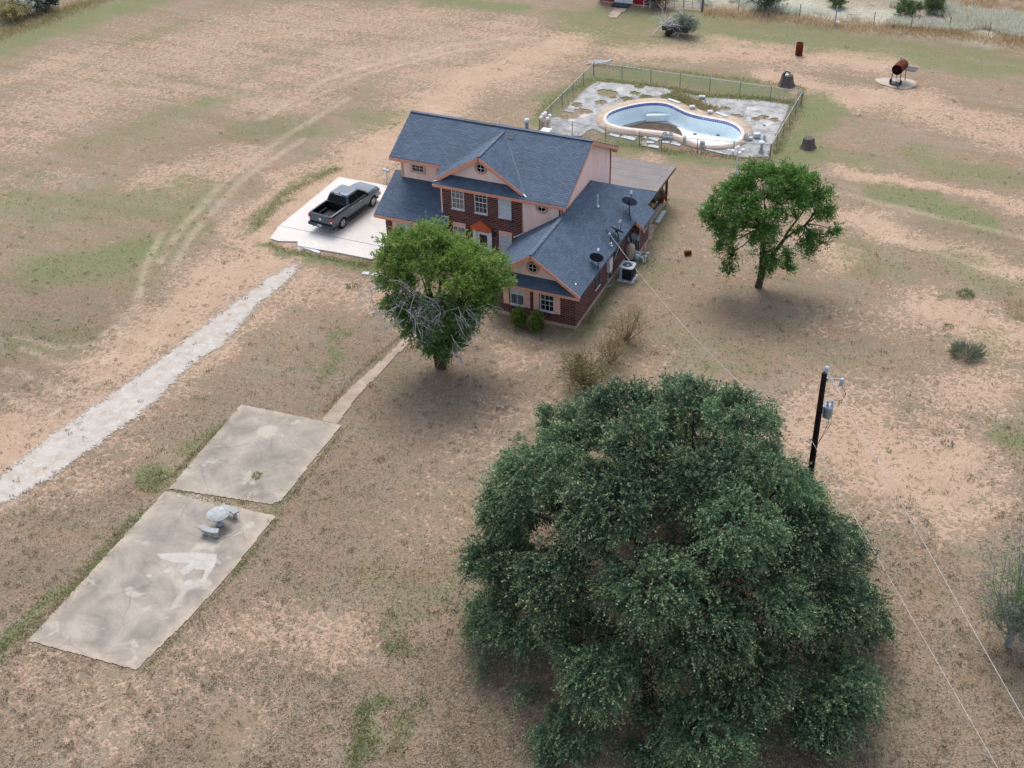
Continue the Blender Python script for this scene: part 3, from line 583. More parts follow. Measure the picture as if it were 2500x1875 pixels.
def roundwin(o,r,u=FRONT[0],n=FRONT[1]):
    T=frame_at(o,u,n); b=MB(); b.T=T
    b.lathe([(r*.72,.0),(r*.72,.05),(r*.8,.07),(r*.97,.06),(r,.04),(r,.0)],28,axis='y'); f=b.build('round_window',M['trim'],H)
    b=MB(); b.T=T; b.lathe([(r*.66,.0),(r*.66,.045),(r*.735,.045),(r*.735,.0)],28,axis='y'); b.box((-r*.66,.0,-.018),(r*.66,.04,.018)); b.box((-.018,.0,-r*.66),(.018,.042,r*.66)); b.build('frame',M['white'],f)
    b=MB(); b.T=T; b.lathe([(.001,.012),(r*.7,.012)],28,axis='y'); b.build('pane',M['glass'],f)
roundwin((-2.83,.24,3.54),.41); roundwin((-8.46,5.39,6.68),.41); roundwin((-4.22,YF-.02,4.94),.42)
# front door
b=MB(); b.box((-8.74,YF-.05,.2),(-7.86,YF-.005,2.38)); d=b.build('front_door',M['white'],H)
b=MB(); b.box((-8.56,YF-.06,1.35),(-8.03,YF-.045,2.2)); b.build('pane',M['glass'],d)
b=MB(); b.extr([(-9.13,YF-.18,2.5),(-7.69,YF-.18,2.5),(-7.69,YF-.18,2.72),(-8.41,YF-.18,3.2),(-9.13,YF-.18,2.72)],(0,.175,0)); b.build('door_pediment',M['trim_bright'],H)
b=MB(); b.box((-9.0,YF-.12,.2),(-8.76,YF-.005,2.49)); b.box((-7.85,YF-.12,.2),(-7.68,YF-.005,2.49)); b.build('door_casing',M['white'],H)
for x in (-9.32,-7.5):
    q=MB(); q.lathe([(.02,0),(.07,.05),(.08,.22),(.03,.3)],8,(x,YF-.12,2.25)); q.build('wall_lantern',M['black'],H)
# soldier course sills under brick-bay windows
BS=brickmat('soldier_brick',S(96,44,44),S(60,32,36),S(140,120,120),.075,.4,.011)
for x,y,z,w in ((-10.0,YF,3.6,.96),(-8.385,YF,3.6,.96),(-6.735,YF,3.6,.96),(-3.765,0,.76,.98),(-1.815,0,.76,.98)): MB().box((x-w/2,y-.05,z-.06),(x+w/2,y-.003,z+.06)).build('brick_sill',BS,H)
# roof fittings
ridgeY=YR+.55
for px_,r,h,mt in ((-9.1,.035,.6,'white'),(-7.2,.11,.6,'white'),(-7.55,.03,.3,'white')):
    q=MB(); z=ZR-sm*(ridgeY-YR); q.lathe([(r,0),(r,h)]+([(r*1.5,h),(r*1.5,h+.2),(.001,h+.26)] if r>.1 else [(.001,h)]),12,(px_,ridgeY,z-.05)); q.build('vent_pipe',M[mt],H)
q=MB(); q.cbox((-5.95,YR+.75,ZR-sm*.75+.08),(.55,.5,.26)); q.cbox((-5.95,YR+.75,ZR-sm*.75+.23),(.62,.56,.05)); q.build('skylight_box',M['white'],H,bevel=.02)
q=MB(); q.tube([(-3.6,YR+.3,ZR-.2),(-3.6,YR+.3,ZR+.35)],.03); q.build('vent_pipe',M['white'],H)
q=MB(); z=lambda x:ZT-sw*(x-XT)
q.tube([(-1.66,8.04,z(-1.66)),(-1.66,8.04,z(-1.66)+.78)],.045); q.lathe([(.14,-.02),(.06,.1)],10,(-1.62,8.0,z(-1.62))); q.build('vent_pipe',M['white'],H)
# loose dark shingle strips near the ridge
for x0,x1,y in ((-11.4,-9.1,9.1),(-8.9,-7.6,8.45),(-9.2,-7.9,8.15)): q=MB(); q.slab([(x0,y,zm(y)+.03),(x1,y,zm(y)+.03),(x1,y+.2,zm(y+.2)+.035),(x0,y+.2,zm(y+.2)+.035)],.025); q.build('patched_shingles',M['dark_metal'],H)
# meter boxes and conduit on the brick return
yb_=10.1
q=MB(); q.box((.02,yb_-.16,1.0),(.32,yb_-.005,1.42)); q.build('meter_box',M['grey_box'],H,bevel=.015)
q=MB(); q.box((.36,yb_-.14,.95),(.52,yb_-.005,1.32)); q.build('breaker_box',M['grey_box'],H,bevel=.015)
for x,z0,z1 in ((.1,.1,1.0),(.22,.1,1.0),(.42,.1,.95),(.57,.1,1.95)): MB().tube([(x,yb_-.07,z0),(x,yb_-.07,z1)],.03,6).build('conduit',M['galv'],H)
q=MB(); q.box((.005,5.3,1.05),(.24,5.8,1.95)); q.build('utility_cabinet',M['white'],H,bevel=.02)
MB().tube([(.04,5.5,.1),(.04,5.5,1.1)],.03,6).build('conduit',M['galv'],H); MB().tube([(.04,4.9,.3),(.04,4.9,.1),(.3,5.4,.15)],.02,6).build('hose_bib',M['galv'],H); MB().box((.01,5.35,.25),(.12,5.5,.5)).build('outlet_box',M['galv'],H); MB().box((.01,6.1,.5),(.1,6.2,.75)).build('outlet_box',M['galv'],H)
q=MB(); q.tube([(.03,6.7,1.2),(.05,7.6,1.75),(.05,7.7,2.5)],.018,6); q.build('drain_pipe',M['white'],H)
# ------------------------------------------------------------------ satellite dishes on the wing roof
def zroof(x): return ZT-sw*(x-XT)
def dish(base,cen,n,r,name,label,mat,feet=(),lnb=True):
    base=Vector(base); cen=Vector(cen); t=thing(name,label,'satellite dish',base,group='satellite dishes on the wing roof')
    n=Vector(n).normalized(); T=Matrix.Translation(cen)@n.to_track_quat('Z','Y').to_matrix().to_4x4()
    b=MB(); b.T=T; k=8; pr=[(r*i/k+.001,-.16*r*(1-(i/k)**2)) for i in range(k+1)]; b.lathe(pr+[(r*1.02,.0),(r*1.02,-.03),(r*.97,-.03)]+[(q[0],q[1]-.02) for q in pr[::-1]],28); b.build('reflector',mat,t)
    b=MB(); hub=cen-n*(.18*r+.03); b.tube([base,base+Vector((0,0,(hub.z-base.z)*.7)),hub],.035,8)
    for f in feet: b.tube([base+Vector((0,0,(hub.z-base.z)*.6)),f],.018,6); b.cbox(f,(.1,.1,.03))
    b.cbox(base+Vector((0,0,.02)),(.16,.16,.04)); b.cbox(hub,(.12,.14,.16)); b.build('mount',M['dark_metal'],t)
    if lnb:
        low=(Vector((0,0,-1))-n*(-n.z)).normalized(); tip=cen+n*r*1.1+low*(-.25*r)
        b=MB(); b.tube([cen+low*r*.95,cen+n*r*.8+low*r*.35,tip],.02,6); b.build('feed_arm',M['dark_metal'],t)
        b=MB(); d_=(cen-tip).normalized(); b.tube([tip-d_*.12,tip+d_*.08],[.075,.06],10); b.build('receiver',M['white'],t)
    return t
M['dish']=paint('dish_grey',S(88,100,114),.45); M['dish_dark']=paint('dish_dark',S(34,40,48),.5)
def rp(x,y,d=0): return Vector((x,y,zroof(x)+d))
dish(rp(-.06,9.6),rp(-.10,9.7,.92),(-.05,.86,.52),.50,'satellite_dish','large grey satellite dish on tripod mount near the back of the roof',M['dish'],[rp(-.28,8.75,.02),rp(.16,9.3,.02)])
dish(rp(.28,6.6),rp(.16,6.72,.62),(.22,.66,.72),.46,'satellite_dish','thin edge-on satellite dish beside the empty bracket at the eave',M['dish'])
dish(rp(.28,3.0),rp(.16,3.05,.60),(-.12,.92,.36),.42,'satellite_dish','black backed satellite dish nearest the front gable',M['dish_dark'])
t=thing('antenna_bracket','bare bent dish bracket standing on the roof at the service wire','bracket',rp(.04,5.8))
b=MB(); b.tube([rp(.04,5.8,.0),rp(.04,5.8,.52),rp(-.3,5.9,.58)],.03,8); b.tube([rp(.04,5.8,.5),rp(.1,5.2,.55)],.02,6); b.build('mast',M['dark_metal'],t)
b=MB(); b.cbox(rp(.04,5.8,.01),(.2,.2,.04)); b.cbox(rp(.17,5.65,.02),(.16,.16,.05)); b.build('foot_plate',M['galv'],t); b=MB(); b.sph(rp(-.02,5.8,.6),.09,8); b.build('weatherhead',M['porcelain'],t)
# ------------------------------------------------------------------ air conditioner, water softener, pool plumbing
t=thing('air_conditioner','grey air conditioning condenser on a concrete pad beside brick wall','air conditioner',(.93,6.75,0))
b=MB(); b.box((.4,6.2,-.1),(1.45,7.3,.1)); b.build('base_pad',M['blockc'],t,bevel=.02)
b=MB(); b.box((.52,6.32,.12),(1.32,7.14,.95)); b.build('coil_body',M['black'],t,bevel=.04); b=MB(); b.box((.49,6.29,.1),(.70,6.33,.95)); b.build('service_panel',M['ac_top'],t)
b=MB()
for i in range(12):
    z=.18+i*.063; b.box((.505,6.305,z),(1.335,6.32,z+.015)); b.box((1.32,6.305,z),(1.335,7.155,z+.015))
for x,y in ((.5,6.3),(1.34,6.3),(1.34,7.16)): b.cbox((x,y,.53),(.03,.03,.86))
b.build('coil_guard',M['dark_metal'],t)
b=MB(); n=24; ro=[(.92+.47*max(-1,min(1,1.25*math.cos(a))),6.73+.48*max(-1,min(1,1.25*math.sin(a)))) for a in [2*math.pi*i/n for i in range(n)]]; ri=[(.92+.33*math.cos(a),6.73+.33*math.sin(a)) for a in [2*math.pi*i/n for i in range(n)]]
b.add([(*p,1.0) for p in ro]+[(*p,1.02) for p in ri]+[(*p,.94) for p in ro]+[(*p,.9) for p in ri],[(i,(i+1)%n,n+(i+1)%n,n+i) for i in range(n)]+[(i,2*n+i,2*n+(i+1)%n,(i+1)%n) for i in range(n)]+[(n+i,n+(i+1)%n,3*n+(i+1)%n,3*n+i) for i in range(n)]); b.build('top_panel',M['ac_top'],t)
b=MB(); b.lathe([(.32,.86),(.001,.86)],20,(.92,6.73,0)); b.build('fan_well',M['black'],t)
b=MB()
for k in range(4):
    a=k*math.pi/2+.4; c_,s_=math.cos(a),math.sin(a); b.add([(.92+.05*c_,6.73+.05*s_,.91),(.92+.3*math.cos(a-.3),6.73+.3*math.sin(a-.3),.89),(.92+.3*math.cos(a+.35),6.73+.3*math.sin(a+.35),.93)],[(0,1,2)])
for r in (.1,.2,.3): b.tube([(.92+r*math.cos(i*.3927),6.73+r*math.sin(i*.3927),1.025) for i in range(17)],.006,4)
b.sph((.92,6.73,.95),.09,10); b.build('fan',M['ac_top'],t)
t=thing('pool_filter_tank','tan domed pool filter tank behind the air conditioner','filter tank',(.22,9.1,0))
b=MB(); b.lathe([(.30,.08),(.33,.14),(.33,.85),(.31,.98),(.22,1.08),(.08,1.13),(.05,1.18),(.001,1.19)],20,(.24,9.12,0)); b.build('tank',M['tan_tank'],t)
b=MB(); b.lathe([(.3,0),(.33,.1)],20,(.24,9.12,0)); b.build('foot',M['black'],t)
b=MB(); b.tube([(.1,9.3,1.15),(-.02,9.45,1.35),(-.02,9.55,1.6)],.035,6); b.build('hose',M['white'],t)
t=thing('pool_pump','grey pool pump with round strainer lid beside the tan tank','pump',(.75,9.15,0))
b=MB(); b.lathe([(.16,.02),(.17,.36),(.13,.40)],14,(.72,9.1,0)); b.tube([(.72,9.3,.16),(.72,9.75,.16)],.13,12); b.build('body',M['grey_box'],t); b=MB(); b.lathe([(.12,.39),(.12,.44),(.001,.45)],14,(.72,9.1,0)); b.build('strainer_lid',M['white'],t)
t=thing('pool_plumbing','looping white and pink pipe manifold with valves on the grass','pipes',(1.1,9.4,0))
b=MB()
for ps in ([(.55,9.3,.55),(.9,9.35,.5),(1.05,9.4,.5)],[(.85,9.15,.3),(1.05,9.1,.3),(1.2,9.0,.3),(1.22,8.95,.0)],[(1.32,9.05,0),(1.32,9.1,.42),(1.32,9.25,.42)],[(1.4,9.5,0),(1.4,9.5,.52),(1.36,9.4,.55),(1.25,9.4,.5)],[(1.0,9.05,.3),(1.1,9.3,.3),(1.35,9.35,.3)],[(.5,9.25,.2),(.62,9.2,.48),(.7,9.15,.5)]): b.tube(ps,.045,8)
for c in ((1.05,9.15,.3),(1.2,9.3,.3),(1.3,9.4,.5)): b.sph(c,.08,8)
b.build('white_pipe',M['white'],t)
b=MB()
for ps in ([(.98,9.75,.9),(1.1,9.6,.98),(1.2,9.42,.9),(1.22,9.38,.5),(1.22,9.38,.05)],[(.9,9.5,.5),(1.0,9.45,.6),(1.15,9.4,.4)],[(.98,9.75,.2),(.98,9.75,.95)]): b.tube(ps,.04,8)
b.build('pink_pipe',dirty('pink_pipe',S(206,170,160),S(176,140,132),6,.6),t)
# ------------------------------------------------------------------ patio things
def on(u,v,z): return at(u,v,z)
p=on(1596,497,.5); gx_,gy_=p.x,p.y
t=thing('barbecue_grill','black barbecue grill on a cart under the patio cover','grill',(gx_,gy_,.11))
b=MB(); b.lathe([(.02,-.6),(.27,-.6),(.3,-.56),(.3,.56),(.27,.6),(.02,.6)],14,(gx_,gy_,.95),axis='y'); b.build('barrel',M['black'],t)
b=MB()
for sx in(-.2,.2):
    for sy in(-.5,.5): b.obox((gx_+sx,gy_+sy,.11),(gx_+sx,gy_+sy,.8),.04,.04)
b.box((gx_-.25,gy_-.55,.3),(gx_+.25,gy_+.55,.33)); b.tube([(gx_+.34,gy_-.4,1.05),(gx_+.34,gy_+.4,1.05)],.02,6); b.build('cart',M['dark_metal'],t)
p=on(1591,501,.75); solo(MB().box((p.x-.14,p.y-.2,.62),(p.x+.14,p.y+.2,.9)),'bag_of_charcoal',dirty('paper_bag',S(206,170,112),S(160,120,76),6),'tan paper sack propped beside the black grill','bag',bevel=.04)
p=on(1613,487,.3); P_=p
t=thing('planter_pot','red clay planter pot with leafy plant beside the wooden post','planter',(p.x,p.y,.11))
b=MB(); b.lathe([(.22,.11),(.32,.6),(.35,.62),(.35,.68),(.3,.68),(.28,.6)],16,(p.x,p.y,0)); b.build('pot',M['pot'],t); PLANTER=t
for i in range(4):
    c=[at(1440+a*.14467,400+b_*.14467,.03) for a,b_ in ((1090,985),(1135,985-0),(1265,785),(1215,785))]
    k0,k1=i/4+.01,(i+1)/4-.02; A,B_,C_,D_=c; l=lambda a,b_,k:a+(b_-a)*k
    q=MB(); q.slab([l(A,D_,k0),l(B_,C_,k0)+Vector((.12,0,0)),l(B_,C_,k1)+Vector((.12,0,0)),l(A,D_,k1)],.06)
    solo(q,'stepping_stone',M['blockc'],'square grey stepping stone in the row along the patio edge','stepping stone','stepping stones along the patio')
# ------------------------------------------------------------------ pickup truck
TR=thing('pickup_truck','dark grey crew cab pickup truck with open bed on white slab','pickup truck',(0,0,.09),math.atan2(-.418,3.552))
tp=Vector((-19.218,5.783,.09)); hd=Vector((.1169,.9931,0)); rg=Vector((.9931,-.1169,0)); TR.location=tp-rg*.93
body=NT('truck_paint',.34,.4); body.base(S(62,73,84)); body.b.inputs['Metallic'].default_value=.8; body.b.inputs['Coat Weight'].default_value=.75; body.b.inputs['Coat Roughness'].default_value=.04; M['tp']=body.m
M['tglass']=NT('tinted_glass',.25,.1).m; M['tglass'].node_tree.nodes['Principled BSDF'].inputs['Base Color'].default_value=(.008,.012,.014,1)
M['tyre']=dirty('tyre',S(34,34,36),S(22,22,24),9,.85); M['rim']=dirty('alloy',S(196,200,206),S(150,154,160),9,.3,.6,metal=.6); M['chrome']=dirty('chrome',S(210,214,220),S(150,154,160),9,.15,.6,metal=.9)
M['liner']=brickmat('bed_liner',S(44,46,56),S(38,40,50),S(22,24,30),9.,.13,.03,rough=.6,bump=1.,big=.1)
def loft(b,secs,cap=True,smooth=False):
    n=len(secs[0]); P=[p for s in secs for p in s]; f=[]
    for i in range(len(secs)-1):
        for k in range(n): f.append((i*n+k,i*n+(k+1)%n,(i+1)*n+(k+1)%n,(i+1)*n+k))
    if cap: f+= [tuple(range(n-1,-1,-1)),tuple(range((len(secs)-1)*n,len(secs)*n))]
    b.add(P,f,smooth)
def sect(y,w,zb,zt,tw,zs=None):
    zs=zs or zb+.3; m=(zb+zt)*.55
    h=[(w*.93,zb),(w*.985,zs),(w,m),(w*.985,zt-.13),(tw+.05,zt-.03),(tw,zt)]
    return [(x,y,z) for x,z in h]+[(-x,y,z) for x,z in h[::-1]]
def boolcut(o,cutters):
    for mb in cutters:
        c=mb.build('cut',M['black']); c.parent=o.parent; bpy.context.view_layer.update(); md=o.modifiers.new('b','BOOLEAN'); md.object=c; md.operation='DIFFERENCE'; md.solver='EXACT'
        dg=bpy.context.evaluated_depsgraph_get(); me=bpy.data.meshes.new_from_object(o.evaluated_get(dg)); o.modifiers.clear(); me.name=o.name; o.data=me; uvbox_re(me)
        bpy.data.objects.remove(c)
def uvbox_re(me):
    while me.uv_layers: me.uv_layers.remove(me.uv_layers[0])
    uvbox(me)
b=MB()
loft(b,[sect(-1.18,.96,.62,1.33,.86),sect(-1.10,1.0,.52,1.38,.9),sect(-.2,1.02,.45,1.40,.92),sect(.76,1.01,.42,1.40,.92),sect(1.6,1.0,.40,1.34,.9),sect(2.6,1.0,.42,1.30,.9),sect(3.2,1.01,.45,1.28,.86),sect(3.9,1.0,.48,1.25,.80),sect(4.4,.94,.5,1.19,.70),sect(4.58,.86,.55,1.08,.6)])
bd=b.build('body',M['tp'],TR,bevel=.03)
cut=[]
for y in (0.,3.57):
    c=MB(); c.tube([(-1.3,y,.42),(-.62,y,.42)],.47,24); cut.append(c); c=MB(); c.tube([(.62,y,.42),(1.3,y,.42)],.47,24); cut.append(c)
c=MB(); c.box((-.82,-1.08,.78),(.82,.70,1.6)); cut.append(c)
boolcut(bd,cut)
b=MB(); b.add([(-.815,-1.075,.80),(.815,-1.075,.80),(.815,.695,.80),(-.815,.695,.80)],[(0,1,2,3)]); b.build('bed_floor',M['liner'],TR,fixn=False)
b=MB()
for s in (-1,1): b.box((s*.815,-1.07,.8),(s*.80,.69,1.36)); b.box((s*.80,-.42,.8),(s*.62,.42,1.02))
b.box((-.8,.675,.8),(.8,.69,1.36)); b.box((-.8,-1.07,.8),(.8,-1.055,1.3)); b.build('bed_liner',M['black'],TR,bevel=.01)
# cab
def cab(z,w,y0,y1,r=.1): return [(w,y0+r,z),(w,y1-r,z),(w-r,y1,z),(-w+r,y1,z),(-w,y1-r,z),(-w,y0+r,z),(-w+r,y0,z),(w-r,y0,z)]
b=MB(); loft(b,[cab(1.22,.94,.74,3.28),cab(1.36,.935,.76,3.16),cab(1.62,.86,.86,2.78),cab(1.86,.76,.98,2.42),cab(1.93,.68,1.06,2.32),cab(1.955,.5,1.2,2.2)],smooth=False); cb=b.build('cab',M['tp'],TR,bevel=.025)
CS=[(1.22,.94,.74,3.28),(1.36,.935,.76,3.16),(1.62,.86,.86,2.78),(1.86,.76,.98,2.42),(1.93,.68,1.06,2.32)]
def cs(z):
    for p,q in zip(CS[:-1],CS[1:]):
        if z<=q[0]: k=(z-p[0])/(q[0]-p[0]); return [p[i]+(q[i]-p[i])*k for i in range(4)]
def strip(name,f,zs):
    q=MB(); P=[p for z in zs for p in f(z)]; q.add(P,[(2*i,2*i+1,2*i+3,2*i+2) for i in range(len(zs)-1)]); q.build(name,M['tglass'],TR)
Z3=(1.40,1.51,1.62,1.74,1.845)
strip('rear_window',lambda z:[(-(cs(z)[1]-.15),cs(z)[2]-.02,z),(cs(z)[1]-.15,cs(z)[2]-.02,z)],Z3)
strip('windshield',lambda z:[(-(cs(z)[1]-.14),cs(z)[3]+.02,z),(cs(z)[1]-.14,cs(z)[3]+.02,z)],Z3)
lerp=lambda a,b,z:a+(b-a)*(z-1.40)/.445
for s in (-1,1):
    strip('side_window',lambda z:[(s*(cs(z)[1]+.016),lerp(1.0,1.16,z),z),(s*(cs(z)[1]+.016),lerp(1.80,1.76,z),z)],Z3)
    strip('side_window',lambda z:[(s*(cs(z)[1]+.016),lerp(1.88,1.84,z),z),(s*(cs(z)[1]+.016),lerp(2.86,2.34,z),z)],Z3)
    q=MB(); q.box((s*1.0,2.72,1.28),(s*1.2,2.84,1.5)); q.box((s*.92,2.76,1.34),(s*1.02,2.82,1.4)); q.build('mirror',M['black'],TR,bevel=.03)
    q=MB(); q.tube([(s*1.0,.55,.36),(s*1.06,.65,.34),(s*1.06,2.85,.34),(s*1.0,2.95,.36)],.055,8); q.build('running_board',M['black'],TR)
    q=MB(); q.box((s*1.0,1.02,1.16),(s*1.035,1.2,1.2)); q.box((s*1.0,1.95,1.15),(s*1.035,2.13,1.19)); q.build('door_handle',M['chrome'],TR,bevel=.008)
    q=MB(); q.box((s*.80,-1.215,.92),(s*.995,-1.10,1.26)); tl=q.build('tail_light',dirty('red_lens',S(176,20,34),S(140,14,26),9,.2,.5),TR,bevel=.02)
    q=MB(); q.box((s*.83,-1.222,.93),(s*.985,-1.20,1.06)); q.build('reverse_lens',dirty('clear_lens',S(232,214,210),S(210,190,186),9,.2,.5),tl)
    q=MB(); q.box((s*.66,4.42,.88),(s*.9,4.56,1.03)); q.build('headlight',M['chrome'],TR,bevel=.03)
    q=MB(); q.tube([(s*1.004,y,1.0) for y in (2.5,2.95)],.012,4); q.build('door_badge',M['chrome'],TR)
    for y in (0.,3.57):
        w=bpy.data.objects.new('wheel',None); COL.objects.link(w); w.parent=TR; w.location=(s*.83,y,.41); w['localbuild']=1
        q=MB(); q.lathe([(.26,-.13),(.38,-.13),(.41,-.08),(.41,.08),(.38,.13),(.26,.13)],28,axis='x',cap=False); q.build('tyre',M['tyre'],w)
        q=MB(); q.lathe([(.27,-.1),(.28,.12),(.25,.125),(.23,.06)],24,axis='x',cap=False) if s>0 else q.lathe([(.27,.1),(.28,-.12),(.25,-.125),(.23,-.06)],24,axis='x',cap=False)
        for k in range(6):
            a=k*math.pi/3+.2; d=(math.cos(a),math.sin(a)); e=(-d[1],d[0]); x0,x1=(s*.07,s*.118)
            pts=[(d[0]*.04+e[0]*.035,d[1]*.04+e[1]*.035),(d[0]*.25+e[0]*.06,d[1]*.25+e[1]*.06),(d[0]*.25-e[0]*.06,d[1]*.25-e[1]*.06),(d[0]*.04-e[0]*.035,d[1]*.04-e[1]*.035)]
            q.extr([(x0,p[0],p[1]) for p in pts],(x1-x0,0,0))
        q.lathe([(.07,s*.05),(.07,s*.125),(.001,s*.13)],12,axis='x'); q.build('rim',M['rim'],w)
        q=MB(); q.lathe([(.24,s*.04),(.001,s*.04)],16,axis='x'); q.build('brake_disc',M['black'],w)
q=MB(); q.box((-.98,-1.34,.50),(.98,-1.16,.74)); q.box((-.35,-1.30,.44),(.35,-1.2,.52)); q.build('rear_bumper',paint('bumper',S(44,54,74),.35,.5,.3),TR,bevel=.04)
q=MB(); q.box((-.80,-1.20,.78),(.80,-1.16,1.34)); tg=q.build('tailgate',M['tp'],TR,bevel=.03)
q=MB(); q.extr([(-.09,-1.203,1.14),(.09,-1.203,1.14),(.10,-1.203,1.06),(.04,-1.203,.95),(0,-1.203,.93),(-.04,-1.203,.95),(-.10,-1.203,1.06)],(0,-.02,0)); q.build('emblem',M['chrome'],tg)
q=MB(); q.box((-.17,-1.352,.55),(.17,-1.335,.71)); lp=q.build('license_plate',paint('plate',S(206,216,226),.4),TR)
q=MB()
for i in range(7): 
    x=-.13+i*.04; q.box((x,-1.356,.58+(i%3)*.004),(x+.024,-1.351,.655))
q.build('plate_characters',paint('plate_ink',S(70,92,128),.5),lp)
q=MB(); q.tube([(-.6,-1.33,.42),(-.6,-1.0,.42)],.04,8); q.tube([(.6,-1.33,.42),(.6,-1.0,.42)],.04,8); q.build('exhaust_tip',M['chrome'],TR)
q=MB(); q.extr([(-.02,1.16,1.95),(.02,1.16,1.95),(.005,1.1,2.06),(-.005,1.1,2.06)],(0,-.06,0)); q.build('antenna_fin',M['tp'],TR)
q=MB(); q.box((-.28,.97,1.865),(.28,1.0,1.90)); q.build('brake_light',paint('third_light',S(190,170,176),.3),TR)
q=MB(); q.box((-.88,4.50,.45),(.88,4.68,.72)); q.build('front_bumper',M['chrome'],TR,bevel=.05)
q=MB(); q.box((-.6,4.52,.74),(.6,4.6,1.06)); q.build('grille',M['black'],TR,bevel=.03)
q=MB(); q.box((-.9,-1.0,.36),(.9,4.3,.5)); q.build('chassis',M['black'],TR)
# ------------------------------------------------------------------ pool
PO=thing('swimming_pool','drained kidney shaped swimming pool with blue tile band and murky dregs','pool',(RIM[0].x,RIM[0].y,0))
n=len(RIM); cen=sum(RIM,Vector())/n
area=sum(RIM[i].x*RIM[(i+1)%n].y-RIM[(i+1)%n].x*RIM[i].y for i in range(n)); sgn=1 if area>0 else -1
def inset(P,d):
    o=[]
    for i in range(len(P)):
        t_=(P[(i+2)%len(P)]-P[i-2]); nn=Vector((-t_.y,t_.x,0)).normalized()*sgn; o.append(P[i]+nn*d)
    return o
def ring(P,z): return [Vector((p.x,p.y,z(p) if callable(z) else z)) for p in P]
xs=[p.x for p in RIM]; xa,xb=min(xs),max(xs)
zf=lambda p:-1.30+.34*(p.x-xa)/(xb-xa)
def band(rings,name,mat,smooth=True):
    b=MB(); k=len(rings[0]); P=[p for r in rings for p in r]
    b.add(P,[(i*k+j,i*k+(j+1)%k,(i+1)*k+(j+1)%k,(i+1)*k+j) for i in range(len(rings)-1) for j in range(k)],smooth); return b.build(name,mat,PO)
CO2=[]
for p in RIM:   # coping ring: outer outline sampled toward each rim vertex
    CO2.append(min(COP,key=lambda c:(c-p).length))
ang=lambda p:math.atan2(p.y-cen.y,p.x-cen.x)
b=MB()
inn=ring(inset(RIM,-.0),.1); wid=[max(.75,(CO2[i]-RIM[i]).length) for i in range(n)]; wid=[(wid[i-2]+wid[i-1]+wid[i]+wid[(i+1)%n]+wid[(i+2)%n])/5 for i in range(n)]
out=[]; 
for i in range(n):
    t_=(RIM[(i+2)%n]-RIM[i-2]); nn=Vector((t_.y,-t_.x,0)).normalized()*sgn; out.append(RIM[i]+nn*wid[i])
mid_=[inn[i]+(out[i]-inn[i])*.28 for i in range(n)]
band([ring(inn,.1),ring(mid_,.104)],'coping_edge',dirty('coping_white',S(212,206,200),S(190,178,166),2.5,.8)); band([ring(mid_,.104),ring(out,.09),ring(out,-.12)],'coping',M['coping'])
t=NT('pool_tile',.15,.6); br=t.n('TexBrick',offset=.0,_Color1=S(40,66,150),_Color2=S(60,90,176),_Mortar=S(150,170,210),_Scale=1.,_Mortar_Size=.02,_Brick_Width=.16,_Row_Height=.16); t.l(t.coord('UV'),br.inputs[0]); t.base(br.outputs[0]); M['tile']=t.m
band([ring(RIM,.1),ring(RIM,-.13)],'tile_band',M['tile'],False)
w1=inset(RIM,.0); band([ring(w1,-.13),ring(inset(RIM,.03),-.5),ring(inset(RIM,.06),lambda p:zf(p)+.35),ring(inset(RIM,.16),lambda p:zf(p)+.12),ring(inset(RIM,.34),zf)],'basin_wall',M['bluewhite'])
b=MB(); b.add(ring(inset(RIM,.34),zf),[tuple(range(n))]); b.build('basin_floor',dirty('pool_floor',S(236,240,236),S(222,230,228),1.,.6,amt=(.3,.7),fine=9),PO,fixn=False)
if PO.children[-1].data.polygons[0].normal.z<0: PO.children[-1].data.flip_normals()
def flat(name,pts,z,mat,n_=3):
    w=smoothpoly([Vector(p) for p in px2w(P2(pts),z)],n_); w=[Vector((p.x,p.y,zf(p)+(z-zf0))) for p in w]
    b=MB(); b.add(w,[tuple(range(len(w)))]); o=b.build(name,mat,PO)
    if o.data.polygons[0].normal.z<0: o.data.flip_normals()
zf0=-1.2
flat('grey_sludge',[(690,572),(780,552),(895,527),(1060,535),(1150,562),(1230,598),(1330,622),(1240,610),(1160,592),(1110,590),(1150,660),(1000,670),(850,640),(750,600)],-1.188,dirty('sludge_grey',S(150,156,160),S(118,124,130),3,.6),3)
t=NT('murky_water',.25,.5); t.base(t.mix(t.ramp(t.noise(1.6,5,.7),.35,.65),S(54,38,26),S(96,70,44))); M['murk']=t.m
flat('murky_dregs',[(745,583),(820,562),(900,545),(1000,552),(1070,565),(1115,590),(1142,620),(1140,660),(1000,680),(850,650),(760,610)],-1.172,M['murk'],3)
bc=[at(*P2([q])[0],-.66) for q in ((905,488),(1080,486),(1083,499),(905,502))]
b=MB(); b.slab([p for p in bc][::-1],.62); b.build('underwater_seat',M['bluewhite'],PO,bevel=.09)
for a_,c_ in ((1235,628),(1400,632),(1390,640)):
    p=at(*P2([(a_,c_)])[0],-1.05); b=MB(); b.sph((p.x,p.y,zf(p)+.03),.13,8,(1.3,.8,.4)); b.build('debris',M['stump'],PO)
